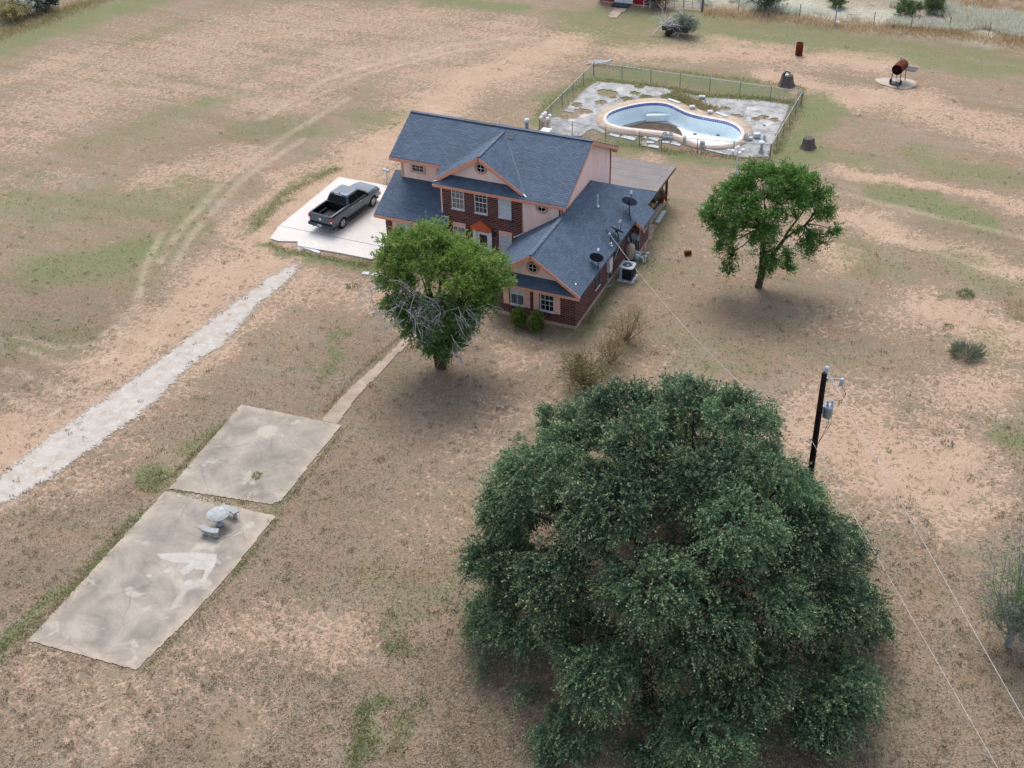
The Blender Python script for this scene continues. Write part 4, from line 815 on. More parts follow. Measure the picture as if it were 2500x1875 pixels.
# deck round the pool with worn-through holes
dk=px2w(P2([(560,266),(700,276),(900,296),(1060,315),(1200,350),(1320,375),(1500,385),(1700,398),(1900,425),(1850,540),(1800,640),(1770,720),(1745,790),(1560,795),(1480,775),(1300,745),(1150,705),(1040,680),(900,662),(760,652),(600,628),(540,600),(490,645),(330,655),(230,610),(240,520),(320,480),(430,370),(480,320)]),.03)
holes=[(*at(*P2([(a_,c_)])[0],.03)[:2],r*.62) for a_,c_,r in ((640,350,1.1),(600,415,.7),(830,352,.6),(440,430,.7),(480,475,.9),(370,505,1.1),(770,388,.6),(680,380,.4),(1440,455,.6),(1510,508,.7),(1645,527,.5),(1705,513,.6),(1770,530,.5),(1230,420,1.0),(1130,395,.9),(1320,455,.9),(900,380,.8),(1050,378,.9),(860,310,.6),(640,640,.8),(760,645,.6),(880,652,.5))]
sheet('pool_deck',dk,.03,M['deck'],.14,.28,14,RIM,holes,edge=.5)
# ------------------------------------------------------------------ loose things round the pool
def blockat(u,v,w,d,h,rot,label,name='concrete_block',cat='block',grp='loose blocks on the pool coping',z=.104,mat='blockc',hollow=True):
    p=at(u,v,z); t_=Matrix.Translation((p.x,p.y,z))@Matrix.Rotation(rot,4,'Z'); b=MB()
    b.box((-w/2,-d/2,0),(w/2,d/2,h)) if not hollow else (b.box((-w/2,-d/2,0),(-w/2+.04,d/2,h)),b.box((w/2-.04,-d/2,0),(w/2,d/2,h)),b.box((-w/2+.04,-d/2,0),(w/2-.04,-d/2+.04,h)),b.box((-w/2+.04,d/2-.04,0),(w/2-.04,d/2,h)),b.box((-.02,-d/2+.04,0),(.02,d/2-.04,h*.9)))
    o=b.build(name,M[mat],None,bevel=.012 if not hollow else 0); o.matrix_world=t_; return tag(o,label,cat,grp)
for u,v,w,d,h,r,l in zz(0,0,1,[]) if False else (
 (1623,336,.36,.3,.42,.1,'upright hollow block just right of the pool gate'),(1637,337.5,.34,.3,.42,.1,'upright hollow block second from the pool gate'),(1671,345,.22,.32,.42,.3,'narrow upright block on the near coping past the gate'),(1714.5,358,.36,.3,.40,.1,'upright hollow block at the front bend of the coping'),
 (1690,264,.42,.36,.2,.5,'white block lying on the far coping nearest the pool waist'),(1734,276,.42,.36,.2,.5,'white block lying on the far coping right of the waist'),(1821,339,.36,.32,.38,.2,'upright block at the right end of the coping'),(1866,341,.2,.3,.4,.1,'slim upright block farthest right on the deck')):
    blockat(u,v,w,d,h,r,l,hollow=h>.3)
blockat(1847,334,.5,.42,.3,.6,'big tilted pale block between two upright blocks','concrete_block','block',None,hollow=False); blockat(1831,339.5,.38,.3,.16,.4,'low broken block slab beside the tilted block',grp=None,hollow=False)
blockat(1714,239,.5,.3,.18,.3,'white bucket-like block lying by the back weeds',grp=None,hollow=False); blockat(1865.5,306.5,.18,.15,.14,.2,'small white scrap on the right side of deck','scrap','debris',None,.04,hollow=False)
for i,(u,v,w,d,r) in enumerate(((1646,247,1.2,.32,-.35),(1762,280,1.1,.3,-.4))): blockat(u,v,w,d,.05,r,('loose coping slab lifted at the top of the pool curve','loose coping slab lifted right of the white blocks')[i],'loose_slab','slab',None,hollow=False)
rs=random.Random(4)
b0=0
for u,v,w,d,r,l in ((1500,331,.9,.35,-.2,'pale flagstone left of the pool gate by the weeds'),(1535,337,1.2,.5,-.2,'long pale flagstone nearest the left gate post'),(1574,336,.3,.3,.2,'small white paver just inside the gate'),(1590,338,.35,.3,.1,'square white paver centre of the gateway'),(1600,341,.5,.35,-.3,'pale paver right inside the gateway'),(1570,349,.5,.4,.1,'pinkish paver on the left of gateway path'),(1588,347,.6,.4,.3,'tilted white paver in the gateway path'),(1596,358,.9,.45,-.15,'largest white paver lying under the gate'),(1625,347,.6,.35,.2,'pale paver between gate post and coping'),(1650,352,.8,.3,-.2,'thin flagstone along front coping'),(1750,371,2.2,.18,-.16,'long blue white board by the front fence'),(1790,368,1.,.3,-.2,'broken flagstone near the front right corner'),(1572,355,.5,.35,.5,'brownish paver beside largest paver')):
    p=at(u,v,.03); q=MB(); q.T=Matrix.Translation((p.x,p.y,0))@Matrix.Rotation(r,4,'Z'); q.slab([(-w/2,-d/2,.06),(w/2,-d/2*rs.uniform(.7,1),.055),(w/2*rs.uniform(.8,1),d/2,.065),(-w/2*rs.uniform(.8,1),d/2*rs.uniform(.8,1),.06)],.08)
    solo(q,'flagstone',M['walk'] if 'pink' in l or 'brown' in l else M['blockc'],l,'flagstone','loose paving pieces by the pool gate')
p=at(1858,371.5,.035); t=thing('garden_pedestal','pale concrete bird bath pedestal on right deck corner','pedestal',(p.x,p.y,.035))
b=MB(); b.lathe([(.24,.035),(.22,.12),(.13,.2),(.09,.45),(.11,.72),(.17,.8)],12,(p.x,p.y,0)); b.build('column',M['cast_stone'],t); b=MB(); b.lathe([(.17,.8),(.22,.84),(.22,.88),(.001,.88)],12,(p.x,p.y,0)); b.build('cap',M['white'],t)
# ------------------------------------------------------------------ chain link fence
FE=thing('chain_link_fence','galvanised chain link fence around the drained pool','fence',(-12.8,25.4,0))
FH=1.12
t=NT('chain_link',.5,.4); uv=t.coord('UV'); mp=t.n('Mapping'); mp.inputs['Rotation'].default_value=(0,0,R_(45)); t.l(uv,mp.inputs[0])
br=t.n('TexBrick',offset=0.,_Scale=1.,_Mortar_Size=.006,_Brick_Width=.055,_Row_Height=.055); t.l(mp.outputs[0],br.inputs[0]); t.base(S(120,132,140)); t.b.inputs['Metallic'].default_value=.3
al=t.math('ADD',t.math('MULTIPLY',br.outputs['Fac'],.42),.02); t.l(al,t.b.inputs['Alpha']); M['mesh']=t.m
bl,br_,fr_,fl_=Vector((-12.75,37.0,0)),Vector((4.85,37.1,0)),Vector((4.98,26.75,0)),Vector((-12.85,25.35,0))
gA,gB=at(1561,356.5,0),at(1614,366,0)
runs=[(fl_,bl,5),(bl,br_,7),(br_,fr_,5),(fr_,gB,3),(gA,fl_,3)]
done=[]
def fpost(p,r=.028,h=FH):
    for d in done:
        if (d-p).length<.3: return
    done.append(p.copy()); b=MB(); b.tube([(p.x,p.y,-.05),(p.x,p.y,h+.02)],r,8); b.sph((p.x,p.y,h+.03),r*1.2,8); b.build('fence_post',M['fence_post'],FE)
for a_,c_,k in runs:
    for i in range(k+1): fpost(a_+(c_-a_)*(i/k),.042 if i in(0,k) else .028)
    b=MB(); b.tube([a_+Vector((0,0,FH)),c_+Vector((0,0,FH))],.022,6); b.build('top_rail',M['galv'],FE)
    b=MB(); b.add([a_+Vector((0,0,.02)),c_+Vector((0,0,.02)),c_+Vector((0,0,FH)),a_+Vector((0,0,FH))],[(0,1,2,3)]); b.build('wire_fabric',M['mesh'],FE,fixn=False)
gm_=gA+(gB-gA)*.08; ge_=gA+(gB-gA)*.92
b=MB()
for p,q in ((gm_,gm_),(ge_,ge_)): b.tube([p+Vector((0,0,.08)),p+Vector((0,0,FH))],.024,6)
for z in (.08,.6,FH): b.tube([gm_+Vector((0,0,z)),ge_+Vector((0,0,z))],.022,6)
g_=b.build('gate',M['fence_post'],FE); b=MB(); b.add([gm_+Vector((0,0,.08)),ge_+Vector((0,0,.08)),ge_+Vector((0,0,FH)),gm_+Vector((0,0,FH))],[(0,1,2,3)]); b.build('wire_fabric',M['mesh'],g_,fixn=False)
# things at the fence corner
p=at(1322,325,0); q=MB(); q.T=Matrix.Translation((p.x+.15,p.y+.1,0))@Matrix.Rotation(.12,4,'Z'); q.box((-.22,-.03,0),(.22,.03,1.12)); solo(q,'leaning_board',dirty('grey_board',S(176,166,152),S(146,136,124),4),'grey board leaning upright in the pool fence corner','board')
p=at(1338,312,0); t=thing('patio_chair','overturned brown patio chair frame by the fence corner','chair',(p.x,p.y,.04))
b=MB(); b.T=Matrix.Translation((p.x,p.y,.04)); b.tube([(0,0,0),(.5,.1,.35),(1.1,.15,.3),(.9,-.4,.05)],.025,6); b.tube([(.5,.1,.35),(.6,-.4,.05),(.9,-.4,.05)],.025,6); b.build('frame',M['galv'],t); b=MB(); b.T=Matrix.Translation((p.x,p.y,.04)); b.box((-.35,-.1,.3),(-.05,.15,.85)); b.build('seat',M['rust'],t,bevel=.05)
for i,(a_,c_) in enumerate((((1431,156),(1496,146)),((1436,151),(1470,148)),((1445,157),(1490,149)))):
    q=MB(); q.tube([at(*a_,.06+.05*i),at(*c_,.06+.05*i)],.05,6); solo(q,'white_pipe',M['white'],('longest white pipe lying behind the pool fence','shortest white pipe on top behind the pool fence','grey white pipe nearest the pool fence')[i],'pipe','pipes lying behind the pool fence')
# ------------------------------------------------------------------ lamp posts
def lamp(loc,label,rot=0):
    t=thing('lamp_post',label,'lamp post',loc,group='white globe lamp posts'); t['localbuild']=1
    b=MB(); b.lathe([(.19,0),(.2,.08),(.19,.12),(.19,.42),(.13,.52),(.085,.62),(.1,.66),(.1,.7),(.07,.74),(.055,1.3),(.05,2.0),(.075,2.05),(.05,2.1),(.045,2.3),(.08,2.34),(.02,2.4)],16); b.build('post',M['white'],t)
    b=MB()
    for k in range(4):
        a=rot+k*math.pi/2; c,s_=math.cos(a),math.sin(a); b.tube([(.04*c,.04*s_,1.95),(.2*c,.2*s_,1.9),(.36*c,.36*s_,2.0),(.38*c,.38*s_,2.1)],.025,6)
    b.build('arms',M['white'],t)
    for k in range(5):
        a=rot+k*math.pi/2; x,y,z=(.38*math.cos(a),.38*math.sin(a),2.24) if k<4 else (0,0,2.52)
        q=MB(); q.sph((x,y,z),.135,14); q.build('globe',M['globe'],t)
    return t
M['globe']=paint('opal_globe',S(238,240,244),.2,.5)
l0=lamp(at(1796,438,0),'white five globe lamp post in front of the pool fence',.6)
p=at(1332,352,0); copytree(l0,(p.x,p.y,0),.25,'white globe lamp post mostly hidden behind the house ridge')
p=at(945,447,0); t=thing('yard_light','white pipe with flood light standing beside the garage roof','yard light',(p.x,p.y,0)); zt=zat(p.x,p.y,417)
b=MB(); b.tube([(p.x,p.y,0),(p.x,p.y,zt)],.06,8); b.build('pipe',M['white'],t); b=MB(); b.cbox((p.x-.12,p.y,zt+.05),(.3,.2,.16)); b.cbox((p.x+.16,p.y-.05,zt+.02),(.22,.16,.2)); b.build('flood_light',M['grey_box'],t,bevel=.03)
# ------------------------------------------------------------------ picnic table and benches
c0=at(537,1281,.06); t=thing('picnic_table','round pale concrete picnic table on the lower pad','picnic table',(c0.x,c0.y,.06)); 
b=MB(); b.lathe([(.02,.70),(.50,.70),(.56,.73),(.57,.76),(.55,.785),(.001,.79)],32,(c0.x,c0.y,0)); b.build('table_top',M['cast_stone'],t); b=MB(); b.lathe([(.20,.06),(.20,.16),(.14,.2),(.12,.3),(.16,.36),(.12,.42),(.13,.55),(.24,.68),(.24,.71)],16,(c0.x,c0.y,0)); b.build('pedestal',M['cast_stone'],t)
def bench(loc,rot,label):
    t=thing('curved_bench',label,'bench',loc,rot,'curved concrete benches at the table'); b=MB(); n_=10; P=[]
    for i in range(n_+1):
        a=-.42+.84*i/n_; P.append((math.sin(a),math.cos(a)))
    ro,ri=1.36,1.02
    top=[(ro*s_,ro*c_-1.19,.44) for s_,c_ in P]+[(ri*s_,ri*c_-1.19,.44) for s_,c_ in P[::-1]]; b.slab(top[::-1],.085); b.build('seat',M['cast_stone'],t,bevel=.012)
    for sx in (-1,1):
        a=sx*.27; q=MB(); q.T=Matrix.Translation((1.19*math.sin(a),1.19*math.cos(a)-1.19,0))@Matrix.Rotation(-a,4,'Z'); q.extr([(-.13,-.06,0),(.13,-.06,0),(.10,-.06,.36),(-.10,-.06,.36)],(0,.12,0)); q.build('leg',M['cast_stone'],t,bevel=.01)
    return t
pb=at(513,1309,.06); d=c0-pb; bench((pb.x,pb.y,.06),math.atan2(-(-d.x),-d.y) ,'curved concrete bench in front of the round table')
pb=at(564,1257,.06); d=c0-pb; bench((pb.x,pb.y,.06),math.atan2(d.x,-d.y),'curved concrete bench tucked behind the round table')
b=MB(); p=at(530,1297,.5); b.cbox((p.x,p.y,.53),(.14,.1,.05)); 
# ------------------------------------------------------------------ yard clutter
p=at(1950,134,0); t=thing('burn_barrel','tall rusty burn barrel on bare soil behind the pool','barrel',(p.x,p.y,0)); h=zat(p.x,p.y,105)
b=MB(); b.lathe([(.30,0),(.31,.02),(.31,h*.33),(.325,h*.35),(.31,h*.37),(.31,h*.66),(.325,h*.68),(.31,h*.7),(.31,h),(.28,h),(.28,.1),(.001,.1)],20,(p.x,p.y,0)); b.build('drum',M['rust'],t)
for (u,v,top,r0,r1,l,n0) in ((1920,208,183,.6,.3,'dark tree stump behind the back right pool fence',1),(1973,360,337,.52,.36,'dark tree stump right of the pool fence',0)):
    p=at(u,v,0); h=zat(p.x,p.y,top); t=thing('tree_stump',l,'tree stump',(p.x,p.y,0),group='cut tree stumps'); rr=random.Random(n0+5); b=MB(); N=14; P=[]
    pr=[(1.15,0),(1.,.12),(.86,.4),(.76,.75),(.72,1.)]
    jit=[rr.uniform(.8,1.18) for _ in range(N)]
    for f,z in pr:
        for k in range(N): a=6.2832*k/N; P.append((p.x+math.cos(a)*r0*f*jit[k],p.y+math.sin(a)*r0*f*jit[k],z*h+(rr.uniform(-.05,.05) if z==1 else 0)))
    b.add(P,[(i*N+k,i*N+(k+1)%N,(i+1)*N+(k+1)%N,(i+1)*N+k) for i in range(4) for k in range(N)]+[tuple(range(4*N,5*N))]); b.build('wood',M['stump'],t)
    if n0: q=MB(); q.box((p.x-.32,p.y-.25,h-.04),(p.x-.2,p.y+.2,h+.25)); q.tube([(p.x-.26,p.y,h+.2),(p.x,p.y,h+.3),(p.x+.25,p.y,h+.2)],.06,6); solo(q,'bent_scrap',M['dark_metal'],'bent dark scrap handle lying on the stump behind the fence','scrap'); q=MB(); q.box((p.x-.12,p.y-.36,h-.0),(p.x+.12,p.y-.1,h+.16)); solo(q,'white_cup',M['white'],'small white tub on top of the far stump','tub',bevel=.03)
# smoker on its round pad
p=at(2186,195,0)
pd=smoothpoly([Vector(q) for q in px2w(zz(2080,80,.0904,[(630,1270),(720,1230),(900,1215),(1200,1220),(1450,1230),(1650,1290),(1740,1370),(1700,1450),(1560,1505),(1350,1515),(1100,1480),(900,1420),(720,1365)]),.03)],3); sheet('round_concrete_pad',pd,.04,concmat('pale_pad',S(184,172,160),S(164,150,138),S(196,186,176),.8,.9),.1,.04,3,edge=.3)
c=at(2192,199,.04); t=thing('barrel_smoker','rusty barrel smoker grill with open side shelf on round pad','smoker',(c.x,c.y,.04),R_(80)); 
b=MB(); b.lathe([(.02,-.75),(.42,-.75),(.44,-.7),(.44,.7),(.42,.75),(.02,.75)],20,(0,0,1.25),axis='x'); b.build('barrel',M['rust'],t)
b=MB(); b.lathe([(.02,-.762),(.40,-.762)],18,(0,0,1.25),axis='x'); b.build('end_plate',dirty('sooty_rust',S(64,28,26),S(36,18,18),5,.9),t)
b=MB()
for x in (-.6,.6):
    for y in (-.38,.38): b.obox((x,y*.9,1.0),(x,y,.02),.05,.05)
b.obox((-1.4,-.5,.1),(-.5,0,.2),.08,.06); b.box((-.95,-.4,.08),(-.35,.4,.12)); b.build('legs',M['dark_metal'],t)
b=MB(); b.box((-.3,-1.35,1.18),(.65,-.45,1.22)); b.build('shelf',M['black'],t); b=MB(); b.tube([(.25,.1,1.6),(.25,.1,2.05)],.06,8); b.build('chimney',M['galv'],t)
for y in (-.42,.42):
    q=MB(); q.lathe([(.02,-.05),(.2,-.05),(.2,.05),(.02,.05)],14,(-.6,y,.2),axis='y'); q.build('wheel',M['black'],t)
# log on the lawn
p=at(1679,622,0); q=MB(); q.T=Matrix.Translation((p.x,p.y,.16))@Matrix.Rotation(.5,4,'Z'); q.tube([(-.22,0,0),(.22,0,.0)],[.16,.15],10); q.build
lg=solo(q,'cut_log',M['rust'],'short red brown cut log lying on lawn left of tree','log')
# white bag by back fence
p=at(2043,60,0); q=MB(); q.sph((p.x,p.y,.16),.28,10,(1.2,.8,.65)); q.sph((p.x+.25,p.y,.1),.2,8,(1,.8,.6)); solo(q,'white_bag',M['white'],'crumpled white bag at the foot of the back fence','bag')
# ------------------------------------------------------------------ barn, gate, wire fence at the back
bL,bR=at(1462,4,0),at(1581,17,0); u_=(bR-bL).normalized(); BW=(bR-bL).length; ba=math.atan2(u_.y,u_.x)
BN=thing('red_barn','red board barn with white double doors at the back fence','barn',bL,ba)
t=NT('barn_boards',.8,.2); w_=t.n('TexWave',bands_direction='X',_Scale=3.2); t.l(t.coord(),w_.inputs[0]); t.base(t.mix(t.math('MULTIPLY',t.ramp(w_.outputs['Fac'],.0,.15),1.),S(96,20,30),t.mix(t.ramp(t.noise(2,4),.3,.7),S(136,28,40),S(160,42,52)))); M['boards']=t.m
b=MB(); b.box((0,0,.15),(BW,3.6,2.3)); b.extr([(0,0,2.3),(BW,0,2.3),(BW*.8,0,3.2),(BW/2,0,3.6),(BW*.2,0,3.2)],(0,3.6,0)); b.build('wall',M['boards'],BN)
b=MB(); 
for a_,c_ in (((-.25,2.2),(BW*.19,3.27)),((BW*.19,3.27),(BW/2,3.68)),((BW/2,3.68),(BW*.81,3.27)),((BW*.81,3.27),(BW+.25,2.2))): b.extr([(a_[0],-.2,a_[1]),(c_[0],-.2,c_[1]),(c_[0],-.2,c_[1]+.06),(a_[0],-.2,a_[1]+.06)],(0,4.0,0))
b.build('roof',M['shingle'],BN)
x0=BW*.33; x1=BW*.70
for a_,c_ in ((x0,(x0+x1)/2-.02),((x0+x1)/2+.02,x1)): b=MB(); b.box((a_,-.06,.15),(c_,-.005,2.1)); b.build('door',M['white'],BN)
b=MB(); b.box((-.06,-.06,.0),(.1,.06,2.4)); b.build('corner_board',M['white'],BN)
b=MB(); b.box((0,.02,-.1),(BW,.2,.15)); b.build('sill_beam',M['found'],BN)
b=MB(); b.add([(x0-.05,-.07,.14),(x1-.2,-.07,.14),(x1-.25,-.95,.08),(x0-.1,-.95,.08)],[(0,1,2,3)]); b.slab([(x0-.1,-.95,.085),(x1-.25,-.95,.085),(x1-.2,-.07,.15),(x0-.05,-.07,.15)],.08); b.build('ramp',M['dark_metal'],BN)
wk2=px2w([(1495,19.5),(1531,21),(1503,43.5),(1485,42)],.04); sheet('barn_walk',wk2,.045,M['walk'],.14,.1,9)
lt=at(1584,20,0); t=thing('trellis','white wooden lattice trellis leaning at the barn corner','trellis',lt,ba)
b=MB(); b.obox((-.5,0,0),(-.6,.3,3.),.07,.05); b.obox((.1,.0,0),(0,.3,3.),.07,.05)
for i in range(9): z=.3+i*.3; b.obox((-.55,.05+z*.09,z),(.05,.05+z*.09,z+.3),.05,.03); 
b.build('frame',M['white'],t)
def pipegate(a_,c_,label):
    t=thing('pipe_gate',label,'gate',a_,group='farm gates beside the barn'); t['localbuild']=1; d=c_-a_; b=MB()
    for z in (.25,.5,.75,1.0,1.3): b.tube([(0,0,z),(d.x,d.y,z)],.03,6)
    b.build('rails',M['galv'],t); b=MB()
    for k in (0,.5,1): b.tube([(d.x*k,d.y*k,.1),(d.x*k,d.y*k,1.35)],.035,6)
    b.build('uprights',M['galv'],t)
pipegate(at(1624,23,0),at(1668,21.5,0),'left galvanised pipe farm gate nearest the barn'); pipegate(at(1669.5,22,0),at(1709,25,0),'right galvanised pipe farm gate nearest the brush')
WFN=thing('wire_fence','old wire fence on thin posts along the weedy back field','fence',at(1622,23,0)); WFN['localbuild']=0; del WFN['localbuild']
pts=[(1624,24,.06,1.7),(1714,27,.12,1.2),(1802,32,.035,1.3),(1848,35,.04,1.3),(1876,37,.05,1.3),(1951,43,.04,1.25),(2038,61,.07,1.75),(2132,63,.04,1.3),(2222,75,.04,1.35),(2316,76,.04,1.3),(2413,85,.04,1.2),(2510,100,.05,1.2),(2640,118,.04,1.2)]
W_=[]
for i,(u,v,r,h) in enumerate(pts):
    p=at(u,v,0); W_.append(p); b=MB(); b.tube([(p.x,p.y,-.1),(p.x+.03,p.y,h)],[r,r*.85],6); b.build('fence_post',M['stump'] if i not in (6,) else M['galv'],WFN)
b=MB()
for z in (.3,.65,1.0,1.18): b.tube([(p.x,p.y,z) for p in W_[1:]],.006,4)
b.build('wire',M['fence_post'],WFN)
# ------------------------------------------------------------------ utility pole and wires
PX,PY=16.69,-12.13; UP=thing('utility_pole','dark wooden utility pole with grey transformer beside the big oak','utility pole',(PX,PY,0))
ztop=zat(PX,PY,910); b=MB(); b.tube([(PX,PY,-.2),(PX,PY,ztop-.05),(PX,PY,ztop)],[.17,.125,.10],14); b.build('post',M['pole'],UP)
b=MB(); b.tube([(PX+.07,PY,ztop-.15),(PX+.07,PY,ztop+.12)],.03,6); b.lathe([(.05,.1),(.11,.12),(.11,.2),(.08,.22),(.11,.25),(.10,.32),(.06,.36),(.001,.4)],12,(PX+.07,PY,ztop)); b.build('top_insulator',M['porcelain'],UP)
d=CR.copy(); d.z=0; d.normalize()          # across the view
zc=zat(PX,PY,926); ex=.85; tipc=Vector((PX,PY,zc-.03))+d*ex
b=MB(); b.tube([Vector((PX,PY,zc+.05))+d*.1,tipc],.025,6); b.tube([Vector((PX,PY,zc-.05))+d*.1,tipc],.02,6); b.cbox(Vector((PX,PY,zc))+d*.14,(.1,.1,.2)); b.build('bracket',M['galv'],UP)
b=MB(); b.T=Matrix.Translation(tipc); b.lathe([(.05,-.35),(.09,-.3),(.07,-.22),(.10,-.15),(.07,-.08),(.09,0),(.05,.06),(.001,.07)],10); b.tube([(-.05,0,-.05),(-.12,0,-.4)],.035,6); b.build('cutout_fuse',M['porcelain'],UP)
zt_=zat(PX,PY,1000); tc=Vector((PX,PY,0))+d*.40
b=MB(); b.lathe([(.19,zt_-.42),(.22,zt_-.40),(.22,zt_+.12),(.235,zt_+.13),(.235,zt_+.17),(.2,zt_+.24),(.001,zt_+.28)],18,(tc.x,tc.y,0)); b.cbox((PX+d.x*.16,PY+d.y*.16,zt_),(.1,.12,.4)); tr_=b.build('transformer',M['grey_box'],UP)
for o_ in (-.05,.16):
    q=MB(); q.lathe([(.05,.2),(.07,.3),(.05,.35),(.07,.42),(.05,.47),(.06,.54),(.001,.57)],10,(tc.x+d.x*o_,tc.y+d.y*o_-.06,zt_)); q.build('bushing',M['porcelain'],tr_)
zr_=zat(PX,PY,1072)
e1=tc+Vector((0,0,zt_+.55))+d*.16; MB().tube([tipc+Vector((0,0,-.35)),tipc+d*.25+Vector((0,0,-.8)),tipc+d*.1+Vector((0,0,-1.2)),e1],.012,5).build('jumper_cable',M['cable'],UP)
for o_ in (.05,.18): MB().tube([tc+d*o_+Vector((0,0,zt_-.4)),tc+d*(o_+.05)+Vector((0,0,zt_-.8)),Vector((PX,PY,zr_-.3))+d*.15],.012,5).build('jumper_cable',M['cable'],UP)
MB().tube([Vector((PX,PY,zr_-.35))-d*.1,Vector((PX,PY,zr_-.1))-d*.4],.014,5).build('jumper_cable',M['cable'],UP)
b=MB(); b.T=Matrix.Translation(Vector((PX,PY,zr_))-d*.2); b.lathe([(.03,-.06),(.08,-.05),(.05,0),(.08,.05),(.03,.06)],10,axis='x'); b.tube([(-.12,0,.08),(0,0,.12),(.12,0,.06)],.012,5); b.build('spool_insulator',M['porcelain'],UP)
def wire(a_,c_,sag,r,label,name='power_line'):
    a_,c_=Vector(a_),Vector(c_); P=[a_+(c_-a_)*k/30-Vector((0,0,4*sag*(k/30)*(1-k/30))) for k in range(31)]
    q=MB(); q.tube(P,r,5,False); o=q.build(name,M['wire']); return tag(o,label,'wire','overhead wires from the pole')
w1=at(2499,1742,ztop-.75); w0=Vector((PX+.07,PY,ztop+.2)); wire(w0,w0+(w1-w0)*2.2-Vector((0,0,-.2)),.25,.013,'upper pale wire running from the pole top to the lower right')
w2=at(2440,1875,zr_-.45); w0=Vector((PX,PY,zr_))-d*.2; wire(w0,w0+(w2-w0)*2.2-Vector((0,0,-.2)),.2,.013,'lower pale wire running from below the transformer to the lower right')
hs=rp(-.02,5.8,.62); wire(Vector((PX,PY,zr_-.1))-d*.35,hs,.9,.014,'twisted service wire from the pole to the house roof')

for u,v,w,d,r,l in ((893,668,.5,.35,.2,'left pale flat stone on the bare soil by the front tree'),(918,672,.6,.35,-.1,'right pale flat stone beside the front tree crown'),(762,611,1.5,.28,-.2,'long pale board fragment in grass below the driveway apron')):
    p=at(u,v,0); q=MB(); q.T=Matrix.Translation((p.x,p.y,0))@Matrix.Rotation(r,4,'Z'); q.slab([(-w/2,-d/2,.05),(w/2,-d*.4,.05),(w*.42,d/2,.055),(-w*.4,d*.45,.05)],.07); solo(q,'flat_stone',M['blockc'],l,'stone')
# ------------------------------------------------------------------ vegetation
def leafmat(name,a,b,tip,trans=.35,rough=.5,k=.8):
    t=NT(name,rough,.35); at_=t.n('Attribute',attribute_name='tint'); sp=t.n('SeparateColor'); t.l(at_.outputs['Color'],sp.inputs[0])
    kk=lambda c:tuple(x*k for x in c[:3])+(1,)
    c=t.mix(sp.outputs[0],kk(a),kk(b)); c=t.mix(sp.outputs[1],c,kk(tip)); t.base(c)
    tr=t.n('BsdfTranslucent'); t.l(c,tr.inputs[0]); mx=t.n('MixShader'); mx.inputs[0].default_value=trans
    t.l(t.b.outputs[0],mx.inputs[1]); t.l(tr.outputs[0],mx.inputs[2]); t.l(mx.outputs[0],t.t.nodes['Material Output'].inputs[0]); return t.m
def leafmesh(name,C,D,L,Wd,tint,mat,parent,rng):
    """diamond leaves: centre, direction, length, width, tint(n,2)"""
    n=len(C); D=D/np.linalg.norm(D,axis=1)[:,None]; r=rng.normal(size=(n,3)); r[:,2]+=.0
    U=np.cross(D,r); U/=np.linalg.norm(U,axis=1)[:,None]; L=L[:,None]; Wd=Wd[:,None]
    N=np.cross(U,D)
    V=np.stack([C-D*L*.5,C+U*Wd*.5+N*Wd*.12,C+D*L*.5,C-U*Wd*.5+N*Wd*.12],1).reshape(-1,3)
    if parent is not None: V=V-np.array(parent.location)
    me=bpy.data.meshes.new(name); rawmesh(me,V,np.arange(4*n).reshape(n,4),False)
    a=me.color_attributes.new('tint','FLOAT_COLOR','POINT'); T=np.zeros((n,4,4),np.float32); T[:,:,0]=tint[:,None,0]; T[:,:,1]=tint[:,None,1]; T[...,3]=1
    a.data.foreach_set('color',T.ravel()); me.materials.append(mat)
    o=bpy.data.objects.new(name,me); COL.objects.link(o); o.parent=parent; return o
def sprays(rng,cl,per,nl,leaf,outw,droop=.0,ctr=None,tipk=1.,spread=.55,ln=1.0,up=.25):
    """cl: list of (centre, radius, outward, tintbias). returns arrays of leaves"""
    cc=np.array([c[0] for c in cl]); cr=np.array([c[1] for c in cl]); co_=np.array([c[2] for c in cl]); cb=np.array([c[3] for c in cl])
    i=np.repeat(np.arange(len(cl)),per); n=len(i)
    st=cc[i]+rng.normal(size=(n,3))*cr[i][:,None]*.42
    d=rng.normal(size=(n,3))*spread+co_[i]*outw+np.array([0,0,up]); d/=np.linalg.norm(d,axis=1)[:,None]
    L=cr[i]*ln*rng.uniform(.55,1.15,n)
    t=(np.arange(nl)+.5)/nl; t=np.tile(t,(n,1))+rng.uniform(-.5,.5,(n,nl))/nl
    P=st[:,None,:]+d[:,None,:]*(L[:,None]*t)[...,None]; P[...,2]-=droop*(L[:,None]*t**2)
    P+=rng.normal(size=P.shape)*leaf*.42
    dd=d[:,None,:]*.8+rng.normal(size=P.shape)*.75; dd[...,2]-=droop*.5
    m=n*nl; ti=np.zeros((n,nl,2)); ti[...,0]=np.clip(rng.uniform(0,.7,(n,1))+cb[i][:,None]+rng.normal(size=(n,nl))*.18,0,1); ti[...,1]=np.clip(((t-.55)/.45),0,1)*tipk*rng.uniform(0,1,(n,1))**1.5
    s=rng.uniform(.7,1.25,m)*leaf
    return P.reshape(m,3),dd.reshape(m,3),s*1.55,s*.8,ti.reshape(m,2)
def limb(b,p,q,r0,r1,rng,n=7,wob=.12,n_=7,sag=0):
    p,q=np.array(p,float),np.array(q,float); L=np.linalg.norm(q-p); P=[];Rr=[]
    o=rng.normal(size=3)*wob*L*.5
    for i in range(n+1):
        k=i/n; w=math.sin(math.pi*k); P.append(tuple(p+(q-p)*k+o*w+rng.normal(size=3)*wob*L*.06*w+np.array([0,0,sag*L*w]))); Rr.append(r0+(r1-r0)*k)
    b.tube(P,Rr,n_,False); return P
